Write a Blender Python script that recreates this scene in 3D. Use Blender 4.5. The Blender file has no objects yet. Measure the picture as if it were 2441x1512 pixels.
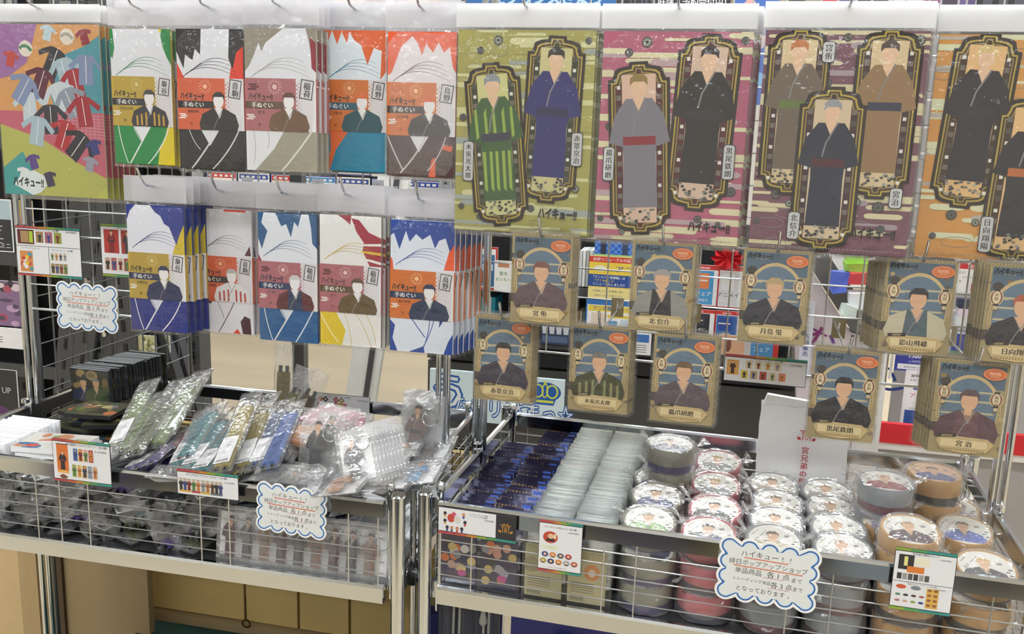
import bpy, math, random
from mathutils import Vector, Matrix, Euler
from mathutils.geometry import tessellate_polygon
random.seed(7)
SC = bpy.context.scene
COL = SC.collection

# ------------------------------------------------------------------ camera, world, light, exposure
F_PX, CZ = 2200.0, 1.45
YAW, PITCH, ROLL = math.radians(12.13), math.radians(-11.37), math.radians(1.906)
_f = Vector((-math.sin(YAW)*math.cos(PITCH), math.cos(YAW)*math.cos(PITCH), math.sin(PITCH)))
_r0 = Vector((math.cos(YAW), math.sin(YAW), 0)); _u0 = _r0.cross(_f)
_r = _r0*math.cos(ROLL) + _u0*math.sin(ROLL); _u = -_r0*math.sin(ROLL) + _u0*math.cos(ROLL)
cam_data = bpy.data.cameras.new('camera')
cam_data.sensor_width = 36.0; cam_data.sensor_fit = 'HORIZONTAL'; cam_data.lens = 36.0*F_PX/2441.0
cam_data.clip_start = 0.05; cam_data.clip_end = 60
cam = bpy.data.objects.new('camera', cam_data); COL.objects.link(cam)
m4 = Matrix((( _r.x, _u.x, -_f.x, 0), (_r.y, _u.y, -_f.y, 0), (_r.z, _u.z, -_f.z, CZ), (0, 0, 0, 1)))
cam.matrix_world = m4
SC.camera = cam
SC.view_settings.view_transform = 'Standard'
SC.view_settings.look = 'None'
SC.view_settings.gamma = 1.0
SC.view_settings.use_curve_mapping = False
SC.view_settings.exposure = 0.48
SC.cycles.transparent_max_bounces = 18
SC.cycles.max_bounces = 6
world = bpy.data.worlds.new('shop_air'); SC.world = world; world.use_nodes = True
world.node_tree.nodes['Background'].inputs[0].default_value = (0.93, 0.96, 1.0, 1)
world.node_tree.nodes['Background'].inputs[1].default_value = 0.35
LAMP_POWER = 19.0      # emission strength of each ceiling lamp diffuser

# ------------------------------------------------------------------ points of the place
A2 = math.radians(-2.205)       # the right wagon stands turned by this much
C2, S2 = math.cos(A2), math.sin(A2)
def ray(x, y):
    return _r*((x-1220.5)/F_PX) - _u*((y-756.0)/F_PX) + _f
def at(x, y, Y):
    d = ray(x, y); return Vector((0, 0, CZ)) + d*(Y/d.y)
def atx(x, y, X):
    d = ray(x, y); return Vector((0, 0, CZ)) + d*(X/d.x)
def atz(x, y, z):
    d = ray(x, y); return Vector((0, 0, CZ)) + d*((z-CZ)/d.z)
def W2(x, y, z): return Vector((C2*x - S2*y, S2*x + C2*y, z))
def W2i(v): return Vector((C2*v[0] + S2*v[1], -S2*v[0] + C2*v[1], v[2]))
def at2(x, y, Y):               # same, on a plane of the right wagon, in its own coordinates
    d = W2i(ray(x, y)); return Vector((0, 0, CZ)) + d*(Y/d.y)
def atz2(x, y, z): return W2i(atz(x, y, z))

# ------------------------------------------------------------------ colours and materials
def lin(c):
    if isinstance(c, str):
        c = c.lstrip('#'); c = ''.join(2*k for k in c) if len(c) == 3 else c; c = [int(c[i:i+2], 16)/255 for i in (0, 2, 4)]
        return tuple((v/12.92 if v <= 0.04045 else ((v+0.055)/1.055)**2.4) for v in c)
    return tuple(c)
MATS = {}
def _mat(name):
    m = bpy.data.materials.new(name); m.use_nodes = True
    return m, m.node_tree, m.node_tree.nodes['Principled BSDF']
def mat(name, col, rough=0.5, metal=0.0, var=0.06, bump=0.0, scale=40, **kw):
    if name in MATS: return MATS[name]
    m, nt, b = _mat(name)
    c = lin(col)
    n = nt.nodes.new('ShaderNodeTexNoise'); n.inputs['Scale'].default_value = scale; n.inputs['Detail'].default_value = 3
    tc = nt.nodes.new('ShaderNodeTexCoord'); nt.links.new(tc.outputs['Object'], n.inputs['Vector'])
    mx = nt.nodes.new('ShaderNodeMix'); mx.data_type = 'RGBA'
    mx.inputs[6].default_value = (*[v*(1-var) for v in c], 1); mx.inputs[7].default_value = (*[min(1, v*(1+var)) for v in c], 1)
    nt.links.new(n.outputs['Fac'], mx.inputs[0]); nt.links.new(mx.outputs[2], b.inputs['Base Color'])
    b.inputs['Roughness'].default_value = rough; b.inputs['Metallic'].default_value = metal
    if bump:
        bp = nt.nodes.new('ShaderNodeBump'); bp.inputs['Strength'].default_value = bump; bp.inputs['Distance'].default_value = 0.002
        nt.links.new(n.outputs['Fac'], bp.inputs['Height']); nt.links.new(bp.outputs[0], b.inputs['Normal'])
    for k, v in kw.items(): b.inputs[k].default_value = v
    MATS[name] = m; return m
def print_mat(name, rough, coat=0.0, cloth=False):
    if name in MATS: return MATS[name]
    m, nt, b = _mat(name)
    a = nt.nodes.new('ShaderNodeVertexColor'); a.layer_name = 'Col'
    nt.links.new(a.outputs[0], b.inputs['Base Color']); b.inputs['Roughness'].default_value = rough
    b.inputs['Coat Weight'].default_value = coat
    if cloth:
        n = nt.nodes.new('ShaderNodeTexNoise'); n.inputs['Scale'].default_value = 25
        tc = nt.nodes.new('ShaderNodeTexCoord'); nt.links.new(tc.outputs['Object'], n.inputs['Vector'])
        bp = nt.nodes.new('ShaderNodeBump'); bp.inputs['Strength'].default_value = 0.25; bp.inputs['Distance'].default_value = 0.004
        nt.links.new(n.outputs['Fac'], bp.inputs['Height']); nt.links.new(bp.outputs[0], b.inputs['Normal'])
    MATS[name] = m; return m
PRINT = print_mat('printed_paper', 0.45); PGLOSS = print_mat('printed_gloss', 0.22, 0.2); PCLOTH = print_mat('printed_cloth', 0.75, 0, True)
def film_mat(name, haze, hazecol=(0.9, 0.9, 0.92), rough=0.12, gloss=1.0, bscale=60, bstr=0.5):
    m = bpy.data.materials.new(name); m.use_nodes = True; nt = m.node_tree; nt.nodes.clear()
    out = nt.nodes.new('ShaderNodeOutputMaterial')
    tr = nt.nodes.new('ShaderNodeBsdfTransparent'); tr.inputs[0].default_value = (0.985, 0.985, 0.985, 1)
    gl = nt.nodes.new('ShaderNodeBsdfGlossy'); gl.inputs['Roughness'].default_value = rough
    df = nt.nodes.new('ShaderNodeBsdfDiffuse'); df.inputs[0].default_value = (*hazecol, 1)
    tl = nt.nodes.new('ShaderNodeBsdfTranslucent'); tl.inputs[0].default_value = (*hazecol, 1)
    ad = nt.nodes.new('ShaderNodeMixShader'); ad.inputs[0].default_value = 0.5
    nt.links.new(df.outputs[0], ad.inputs[1]); nt.links.new(tl.outputs[0], ad.inputs[2])
    tc = nt.nodes.new('ShaderNodeTexCoord')
    n = nt.nodes.new('ShaderNodeTexNoise'); n.inputs['Scale'].default_value = bscale; n.inputs['Detail'].default_value = 2
    nt.links.new(tc.outputs['Object'], n.inputs['Vector'])
    bp = nt.nodes.new('ShaderNodeBump'); bp.inputs['Strength'].default_value = bstr; bp.inputs['Distance'].default_value = 0.006
    nt.links.new(n.outputs['Fac'], bp.inputs['Height'])
    nt.links.new(bp.outputs[0], gl.inputs['Normal'])
    # symmetric (two-sided) reflectance: small head-on, strong when grazing
    fr = nt.nodes.new('ShaderNodeLayerWeight'); fr.inputs['Blend'].default_value = 0.5; nt.links.new(bp.outputs[0], fr.inputs['Normal'])
    pw = nt.nodes.new('ShaderNodeMath'); pw.operation = 'POWER'; pw.inputs[1].default_value = 3.5; nt.links.new(fr.outputs['Facing'], pw.inputs[0])
    mu = nt.nodes.new('ShaderNodeMath'); mu.operation = 'MULTIPLY_ADD'; mu.inputs[1].default_value = 0.45*gloss; mu.inputs[2].default_value = 0.035*gloss; mu.use_clamp = True
    nt.links.new(pw.outputs[0], mu.inputs[0])
    m1 = nt.nodes.new('ShaderNodeMixShader'); m1.inputs[0].default_value = haze
    nt.links.new(tr.outputs[0], m1.inputs[1]); nt.links.new(ad.outputs[0], m1.inputs[2])
    m2 = nt.nodes.new('ShaderNodeMixShader'); nt.links.new(mu.outputs[0], m2.inputs[0])
    nt.links.new(m1.outputs[0], m2.inputs[1]); nt.links.new(gl.outputs[0], m2.inputs[2])
    nt.links.new(m2.outputs[0], out.inputs[0])
    MATS[name] = m; return m
FILM = film_mat('clear_film', 0.018, gloss=1.4)
CRINKLE = film_mat('crinkled_film', 0.15, (0.95, 0.95, 0.96), gloss=2.0, rough=0.16, bscale=45, bstr=0.9)
FROST = film_mat('header_film', 0.40, (0.92, 0.91, 0.95), gloss=2.2, rough=0.2, bscale=18, bstr=0.8)
WHITEFILM = film_mat('white_header_film', 0.86, (0.95, 0.95, 0.96), gloss=1.5, rough=0.25, bscale=10, bstr=0.3)
ACRYL = film_mat('clear_acrylic', 0.02, gloss=1.3, rough=0.03, bstr=0.0)
CHROME = mat('chrome', '#d6dade', 0.13, 1.0, 0.03, 0.03, 8)
WIRE = mat('plated_wire', '#c6c8ca', 0.28, 0.9, 0.05)
BLACK = mat('black_plastic', '#17171a', 0.4)
DGREY = mat('dark_grey_steel', '#4a4b4e', 0.45)
WHITE = mat('white_board', '#e8e8e6', 0.6)
PAPER = mat('white_paper', '#ececee', 0.6)
def color(name, c, rough=0.5, **k): return mat(name, c, rough, **k)

# ------------------------------------------------------------------ mesh builders
class MB:
    def __init__(s): s.v = []; s.f = []
    def add(s, vs, fs):
        b = len(s.v); s.v += [tuple(v) for v in vs]; s.f += [tuple(b+i for i in f) for f in fs]; return s
    def box(s, cx, cy, cz, sx, sy, sz, rot=None):
        vs = [Vector((x*sx/2, y*sy/2, z*sz/2)) for x in (-1, 1) for y in (-1, 1) for z in (-1, 1)]
        if rot: R = Euler(rot).to_matrix(); vs = [R @ v for v in vs]
        vs = [v + Vector((cx, cy, cz)) for v in vs]
        return s.add(vs, [(0, 1, 3, 2), (4, 6, 7, 5), (0, 4, 5, 1), (2, 3, 7, 6), (0, 2, 6, 4), (1, 5, 7, 3)])
    def cyl(s, p, q, r, n=8, r2=None, caps=True):
        p = Vector(p); q = Vector(q); d = (q-p).normalized()
        a = d.orthogonal().normalized(); b = d.cross(a); r2 = r if r2 is None else r2
        vs = [p + (a*math.cos(t) + b*math.sin(t))*r for t in [2*math.pi*i/n for i in range(n)]]
        vs += [q + (a*math.cos(t) + b*math.sin(t))*r2 for t in [2*math.pi*i/n for i in range(n)]]
        fs = [(i, (i+1) % n, n+(i+1) % n, n+i) for i in range(n)]
        if caps: fs += [tuple(range(n-1, -1, -1)), tuple(range(n, 2*n))]
        return s.add(vs, fs)
    def tube(s, pts, r, n=8):
        pts = [Vector(p) for p in pts]; rings = []; a = None
        for i, p in enumerate(pts):
            d = (pts[min(i+1, len(pts)-1)] - pts[max(i-1, 0)]).normalized()
            a = d.orthogonal().normalized() if a is None else (a - d*a.dot(d)).normalized()
            b = d.cross(a); rings.append([p + (a*math.cos(t) + b*math.sin(t))*r for t in [2*math.pi*k/n for k in range(n)]])
        vs = [v for g in rings for v in g]; fs = []
        for i in range(len(pts)-1):
            fs += [(i*n+k, i*n+(k+1) % n, (i+1)*n+(k+1) % n, (i+1)*n+k) for k in range(n)]
        fs += [tuple(range(n-1, -1, -1)), tuple(range((len(pts)-1)*n, len(pts)*n))]
        return s.add(vs, fs)
    def ring(s, c, R, r, n=20, m=6, M=None):
        vs = []; fs = []
        for i in range(n):
            t = 2*math.pi*i/n
            for j in range(m):
                u = 2*math.pi*j/m
                v = Vector(((R + r*math.cos(u))*math.cos(t), r*math.sin(u), (R + r*math.cos(u))*math.sin(t)))
                if M: v = M @ v
                vs.append(v + Vector(c))
                fs.append((i*m+j, i*m+(j+1) % m, ((i+1) % n)*m+(j+1) % m, ((i+1) % n)*m+j))
        return s.add(vs, fs)
    def lathe(s, prof, n=28, cap0=True, cap1=True):
        vs = []; fs = []
        for r, z in prof: vs += [(r*math.cos(2*math.pi*i/n), r*math.sin(2*math.pi*i/n), z) for i in range(n)]
        for k in range(len(prof)-1): fs += [(k*n+i, k*n+(i+1) % n, (k+1)*n+(i+1) % n, (k+1)*n+i) for i in range(n)]
        if cap0: fs.append(tuple(range(n-1, -1, -1)))
        if cap1: fs.append(tuple(range((len(prof)-1)*n, len(prof)*n)))
        return s.add(vs, fs)
    def prism(s, pts, y0, y1):       # outline in x,z, extruded along y
        n = len(pts); vs = [(x, y0, z) for x, z in pts] + [(x, y1, z) for x, z in pts]
        fs = [(i, (i+1) % n, n+(i+1) % n, n+i) for i in range(n)]
        tri = tessellate_polygon([[Vector((x, z, 0)) for x, z in pts]])
        fs += [tuple(t) for t in tri] + [tuple(n+i for i in reversed(t)) for t in tri]
        return s.add(vs, fs)
    def mesh(s, name, m, smooth=0.6):
        me = bpy.data.meshes.new(name); me.from_pydata(s.v, [], s.f); me.update()
        if smooth:
            me.shade_smooth(); me.set_sharp_from_angle(angle=smooth)
        if m: me.materials.append(m)
        return me

def ob(name, data, parent=None, loc=(0, 0, 0), rot=(0, 0, 0), **props):
    o = bpy.data.objects.new(name, data); COL.objects.link(o)
    o.location = loc; o.rotation_euler = rot
    if parent is not None: o.parent = parent
    for k, v in props.items(): o[k] = v
    return o
def obm(name, mb, m, parent=None, loc=(0, 0, 0), rot=(0, 0, 0), smooth=0.6, **props):
    return ob(name, mb.mesh(name, m, smooth), parent, loc, rot, **props)
def tag(o, label, cat, group=None):
    o['label'] = label; o['category'] = cat
    if group: o['group'] = group
    return o
def thing(name, label, cat, loc=(0, 0, 0), rot=(0, 0, 0), group=None):
    return tag(ob(name, None, None, loc, rot), label, cat, group)
def struct(o): o['kind'] = 'structure'; return o
def kids(o): return KIDS.get(o.name, [])
def dup(root, loc=None, rot=None, label=None, group=None):
    def rec(o, par):
        c = o.copy(); COL.objects.link(c); c.parent = par
        for ch in o.children: rec(ch, c)
        return c
    r = rec(root, None)
    if loc is not None: r.location = loc
    if rot is not None: r.rotation_euler = rot
    if label: r['label'] = label
    if group: r['group'] = group
    return r
ORD = ['first', 'second', 'third', 'fourth', 'fifth', 'sixth', 'seventh', 'eighth', 'ninth', 'tenth', 'eleventh', 'twelfth']
ROD = {}
def rod(name, p, q, r, m, parent=None, n=8):       # a straight round wire sharing one unit mesh per material
    key = (m.name, n)
    if key not in ROD: ROD[key] = MB().cyl((0, 0, 0), (0, 0, 1), 1, n).mesh('rod', m, 0.9)
    p = Vector(p); q = Vector(q); o = ob(name, ROD[key], parent, p)
    o.rotation_mode = 'QUATERNION'; o.rotation_quaternion = Vector((0, 0, 1)).rotation_difference((q-p).normalized())
    o.scale = (r, r, (q-p).length); return o

# ------------------------------------------------------------------ lettering
GLYPH = {}
def glyph(s, bold=0.0):
    k = (s, bold)
    if k in GLYPH: return GLYPH[k]
    cu = bpy.data.curves.new('t', 'FONT'); cu.body = s; cu.size = 1; cu.resolution_u = 2; cu.fill_mode = 'FRONT'; cu.offset = bold
    o = bpy.data.objects.new('t', cu); COL.objects.link(o)
    dg = bpy.context.evaluated_depsgraph_get(); me = bpy.data.meshes.new_from_object(o.evaluated_get(dg))
    vs = [(v.co.x, v.co.y) for v in me.vertices]; fs = []
    for p in me.polygons:
        t = list(p.vertices)
        a = sum(vs[t[i]][0]*vs[t[(i+1) % len(t)]][1] - vs[t[(i+1) % len(t)]][0]*vs[t[i]][1] for i in range(len(t)))
        fs.append(t if a > 0 else t[::-1])
    bpy.data.objects.remove(o); bpy.data.curves.remove(cu); bpy.data.meshes.remove(me)
    x0 = min([v[0] for v in vs] or [0]); x1 = max([v[0] for v in vs] or [0.3])
    GLYPH[k] = (vs, fs, x0, x1); return GLYPH[k]

# ------------------------------------------------------------------ flat print made of thin coloured shapes
EPS = 0.000025
class Art:                         # local x right, z up, print faces -y
    def __init__(s, y=0.0): s.v = []; s.f = []; s.c = []; s.y = y; s.L = 1; s.T = [(1, 0, 0, 1, 0, 0)]
    def push(s, ox=0, oz=0, ang=0, sx=1, sz=None):
        sz = sx if sz is None else sz
        a, b, c, d, e, f = s.T[-1]; ca, sa = math.cos(math.radians(ang)), math.sin(math.radians(ang))
        m = (ca*sx, -sa*sz, sa*sx, ca*sz)
        s.T.append((a*m[0]+b*m[2], a*m[1]+b*m[3], c*m[0]+d*m[2], c*m[1]+d*m[3], a*ox+b*oz+e, c*ox+d*oz+f)); return s
    def pop(s): s.T.pop()
    def _add(s, pts, faces, col):
        a, b, c, d, e, f = s.T[-1]; base = len(s.v); y = s.y - s.L*EPS
        for x, z in pts: s.v.append((a*x+b*z+e, y, c*x+d*z+f))
        flip = (a*d - b*c) < 0
        cc = tuple(v*.88+.012 for v in lin(col))  # mutes print colours and lifts blacks: film haze put into the colour
        for t in faces: s.f.append(tuple(base+i for i in (reversed(t) if flip else t))); s.c.append(cc)
        s.L += .12
    def layer(s, n=1): s.L += n; return s
    def poly(s, pts, col):
        tri = tessellate_polygon([[Vector((x, z, 0)) for x, z in pts]]); fs = []
        for t in tri:
            A, B, C = [pts[i] for i in t]
            cr = (B[0]-A[0])*(C[1]-A[1]) - (B[1]-A[1])*(C[0]-A[0])
            fs.append(t if cr > 0 else t[::-1])
        s._add(pts, fs, col)
    def rect(s, x0, z0, x1, z1, col): s._add([(x0, z0), (x1, z0), (x1, z1), (x0, z1)], [(0, 1, 2, 3)], col)
    def oval(s, cx, cz, rx, rz, col, n=18):
        s._add([(cx+rx*math.cos(2*math.pi*i/n), cz+rz*math.sin(2*math.pi*i/n)) for i in range(n)], [tuple(range(n))], col)
    def ringo(s, cx, cz, rx, rz, w, col, n=20):
        o = [(cx+rx*math.cos(2*math.pi*i/n), cz+rz*math.sin(2*math.pi*i/n)) for i in range(n)]
        i_ = [(cx+(rx-w)*math.cos(2*math.pi*i/n), cz+(rz-w)*math.sin(2*math.pi*i/n)) for i in range(n)]
        s._add(o+i_, [(i, (i+1) % n, n+(i+1) % n, n+i) for i in range(n)], col)
    def line(s, pts, w, col, w1=None):
        w1 = w if w1 is None else w1; L = []; R = []; N = len(pts)
        for i, p in enumerate(pts):
            a = pts[max(0, i-1)]; b = pts[min(N-1, i+1)]; dx, dz = b[0]-a[0], b[1]-a[1]; l = math.hypot(dx, dz) or 1
            ww = (w + (w1-w)*i/max(1, N-1))/2; L.append((p[0]-dz/l*ww, p[1]+dx/l*ww)); R.append((p[0]+dz/l*ww, p[1]-dx/l*ww))
        s._add(L+R, [(N+i, N+i+1, i+1, i) for i in range(N-1)], col)
    def curve(s, p0, p1, p2, w, col, n=8, w1=None):
        s.line([((1-t)**2*p0[0]+2*t*(1-t)*p1[0]+t*t*p2[0], (1-t)**2*p0[1]+2*t*(1-t)*p1[1]+t*t*p2[1]) for t in [i/n for i in range(n+1)]], w, col, w1)
    def text(s, t, x, z, h, col, al='c', bold=0.0, sx=1.0, ang=0, vert=False):
        if vert:
            for i, ch in enumerate(t): s.text(ch, x, z - i*h*1.08, h, col, 'c', bold, sx)
            return
        vs, fs, x0, x1 = glyph(t)
        off = -(x0+x1)/2 if al == 'c' else (-x0 if al == 'l' else -x1); b = bold*1.15
        sh = [(0, 0)] if bold < .015 or h < .004 else ([(-b*.6, 0), (b*.6, 0)] if bold < .05 else [(b*.8*math.cos(k*math.pi/3), b*.8*math.sin(k*math.pi/3)) for k in range(6)])
        s.push(x, z, ang, h*sx, h)
        for ox, oz in sh: s._add([(vx+off+ox, vy-0.37+oz) for vx, vy in vs], fs, col)
        s.pop()
    def frame(s, x0, z0, x1, z1, w, col):
        s.rect(x0, z0, x1, z0+w, col); s.rect(x0, z1-w, x1, z1, col); s.rect(x0, z0+w, x0+w, z1-w, col); s.rect(x1-w, z0+w, x1, z1-w, col)
    def mesh(s, name, m=PRINT):
        me = bpy.data.meshes.new(name); me.from_pydata(s.v, [], s.f); me.update()
        ca = me.color_attributes.new('Col', 'FLOAT_COLOR', 'CORNER'); buf = []
        for p, c in zip(me.polygons, s.c): buf += [c[0], c[1], c[2], 1.0]*p.loop_total
        ca.data.foreach_set('color', buf); me.materials.append(m); return me
    def clipbox(s, x0, z0, x1, z1):   # keep vertices inside the sheet
        s.v = [(min(max(x, x0), x1), y, min(max(z, z0), z1)) for x, y, z in s.v]; return s

def robe_figure(a, cx, top, h, robe, obi='#333333', cap='#2b2622', skin='#e2bb98', stripe=None, inner=None):
    """a plain faceless figure in a plain robe: generic stand-in print"""
    a.push(cx, top, 0, h); L0 = a.L
    a.poly([(-.10, -.17), (-.19, -.30), (-.235, -.50), (-.13, -.53), (-.125, -.62), (-.135, -1), (.135, -1), (.125, -.62), (.13, -.53), (.235, -.50), (.19, -.30), (.10, -.17)], robe)
    a.layer()
    if stripe:
        for i, x in enumerate((-.17, -.09, -.02, .06, .13)): a.poly([(x, -.26-.03*(i % 2)), (x+.022, -.25), (x+.03, -.48), (x+.005, -.5)], stripe); a.poly([(x*.7, -.6), (x*.7+.025, -.6), (x*.7+.02, -.93), (x*.7-.005, -.9)], stripe)
    a.poly([(-.05, -.165), (.05, -.165), (0, -.27)], inner or skin)
    a.line([(.05, -.165), (-.03, -.33), (-.05, -.44)], .012, '#7d7b78'); a.rect(-.125, -.52, .125, -.455, obi)
    a.layer(.3); a.rect(-.028, -.18, .028, -.12, skin); a.layer()
    a.oval(0, -.085, .06, .075, skin, 14); a.layer()
    a.poly([(-.068, -.075), (-.066, -.02), (-.03, .015), (.03, .015), (.066, -.02), (.068, -.075), (.04, -.045), (-.04, -.045)], cap)
    a.pop(); a.L = max(a.L, L0+3); a.layer()
def robe_bust(a, cx, base, h, robe, cap='#2b2622', skin='#e2bb98', stripe=None, inner=None, coat=None):
    a.push(cx, base, 0, h)
    a.poly([(-.46, 0), (-.50, .12), (-.42, .36), (-.13, .50), (.13, .50), (.42, .36), (.50, .12), (.46, 0)], robe); a.layer()
    if coat: a.poly([(-.46, 0), (-.5, .12), (-.42, .36), (-.16, .48), (-.2, 0)], coat); a.poly([(.46, 0), (.5, .12), (.42, .36), (.16, .48), (.2, 0)], coat)
    if stripe:
        for x in (-.36, -.24, -.12, .1, .22, .34): a.poly([(x, .02), (x+.05, .03), (x+.04, .37-.3*abs(x)), (x-.005, .36-.3*abs(x))], stripe)
    a.poly([(-.11, .50), (.11, .50), (.02, .26)], inner or skin); a.line([(.11, .5), (-.06, .2), (-.14, 0)], .016, '#8a8884'); a.line([(-.11, .5), (.02, .27)], .014, '#8a8884')
    a.rect(-.055, .42, .055, .56, skin); a.layer()
    a.oval(0, .66, .13, .165, skin, 16); a.layer()
    a.poly([(-.15, .66), (-.15, .78), (-.07, .86), (.07, .86), (.15, .78), (.15, .66), (.11, .75), (-.11, .75)], cap); a.pop(); a.layer()
# ------------------------------------------------------------------ the room
def room():
    fl = mat('beige_vinyl_floor', '#c6b79c', 0.35, 0, 0.26, 0.0, 1.3)
    nt = fl.node_tree; b = nt.nodes['Principled BSDF']
    # wide pale planks: stretched noise over object coordinates
    tc = nt.nodes['Texture Coordinate']; mp = nt.nodes.new('ShaderNodeMapping'); mp.inputs['Scale'].default_value = (0.5, 2.6, 1)
    nt.links.new(tc.outputs['Object'], mp.inputs[0]); nt.links.new(mp.outputs[0], nt.nodes['Noise Texture'].inputs['Vector'])
    struct(obm('floor', MB().box(0, 2.5, -0.05, 14, 15, 0.1), fl))
    struct(obm('ceiling', MB().box(0, 2.5, 2.85, 14, 15, 0.1), mat('ceiling_white', '#e9e9e7', 0.8)))
    wm = mat('shop_wall', '#d9d6cf', 0.7)
    struct(obm('wall_far', MB().box(0, 10.0, 1.4, 14, 0.1, 2.8), wm)); struct(obm('wall_left', MB().box(-7, 2.5, 1.4, 0.1, 15, 2.8), wm))
    struct(obm('wall_right', MB().box(7, 2.5, 1.4, 0.1, 15, 2.8), wm)); struct(obm('wall_near', MB().box(0, -5.0, 1.4, 14, 0.1, 2.8), mat('near_wall', '#e2e0dc', 0.7)))
    em = bpy.data.materials.new('lamp_diffuser'); em.use_nodes = True; nt = em.node_tree; nt.nodes.clear()
    e = nt.nodes.new('ShaderNodeEmission'); e.inputs[0].default_value = (0.93, 0.97, 1.0, 1); e.inputs[1].default_value = LAMP_POWER
    o = nt.nodes.new('ShaderNodeOutputMaterial'); nt.links.new(e.outputs[0], o.inputs[0])
    proto = None
    rows = ['above the wagons', 'over the aisle', 'over the far shelves', 'by the far wall', 'near the entrance']
    for j, y in enumerate((0.3, -2.2, 2.9, 5.5, 8.2)):
        for i, x in enumerate((-4.4, -2.2, 0.0, 2.2, 4.4)):
            lab = 'long white ceiling lamp %s, %s' % (rows[j], ['first from the dark shelf wall', 'second from the dark shelf wall', 'middle of its row', 'second from the white wall', 'first from the white wall'][i])
            if proto is None:
                proto = thing('ceiling_lamp', lab, 'lamp', (x, y, 2.8), group='ceiling lamps')
                obm('housing', MB().box(0, 0, -0.03, 1.3, 0.34, 0.06), WHITE, proto)
                obm('diffuser', MB().box(0, 0, -0.068, 1.22, 0.26, 0.014), em, proto)
            else: dup(proto, (x, y, 2.8), None, lab)
room()

def slab(name, x0, y0, x1, y1, Y, th, m, parent=None):
    """an upright box whose front face fills the pixel rectangle at depth Y"""
    p = at(x0, (y0+y1)/2, Y); q = at(x1, (y0+y1)/2, Y); t = at((x0+x1)/2, y0, Y).z; b = at((x0+x1)/2, y1, Y).z
    return obm(name, MB().box((p.x+q.x)/2, Y+th/2, (t+b)/2, q.x-p.x, th, t-b), m, parent)
def card(name, x0, y0, x1, y1, Y, draw, label, cat='card', group=None, col='#e9e9ea', th=0.004, rz=0):
    """a printed card as its own thing; draw(art, w, h) draws from the lower left corner"""
    p = at(x0, (y0+y1)/2, Y); q = at(x1, (y0+y1)/2, Y); t = at((x0+x1)/2, y0, Y).z; b = at((x0+x1)/2, y1, Y).z
    w, h = q.x-p.x, t-b
    o = obm(name, MB().box(w/2, th/2, h/2, w, th, h), mat('card_'+col[1:], col, 0.5), None, (p.x, Y, b), (0, 0, rz))
    tag(o, label, cat, group)
    a = Art(); draw(a, w, h); ob('printed_face', a.mesh('printed_face', PRINT), o)
    return o

# ---- left dark fixtures
def gondola(label, x0, x1, Y, z1, uprights, depth=0.5):
    t = thing('shelf_unit', label, 'shelf', ((x0+x1)/2, Y, 0)); w = x1-x0
    obm('back_panel', MB().box(0, depth, z1/2, w, 0.02, z1), BLACK, t)
    for k in range(uprights):
        x = -w/2 + w*k/(uprights-1)
        u = obm('upright', MB().box(x, depth-0.05, z1/2, 0.05, 0.08, z1), DGREY, t)
        sl = MB()
        for i in range(int(z1/0.06)): sl.box(x, depth-0.0915, 0.05+i*0.06, 0.008, 0.003, 0.032)
        so = obm('slots', sl, BLACK, u); so['kind'] = 'stuff'
    for z in (0.12, 0.55, 0.95, 1.35, 1.75):
        if z < z1:
            obm('shelf', MB().box(0, depth/2, z, w, depth, 0.03), BLACK, t)
            obm('shelf_edge', MB().box(0, -0.008, z+0.005, w, 0.012, 0.045), DGREY, t)
    return t
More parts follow.
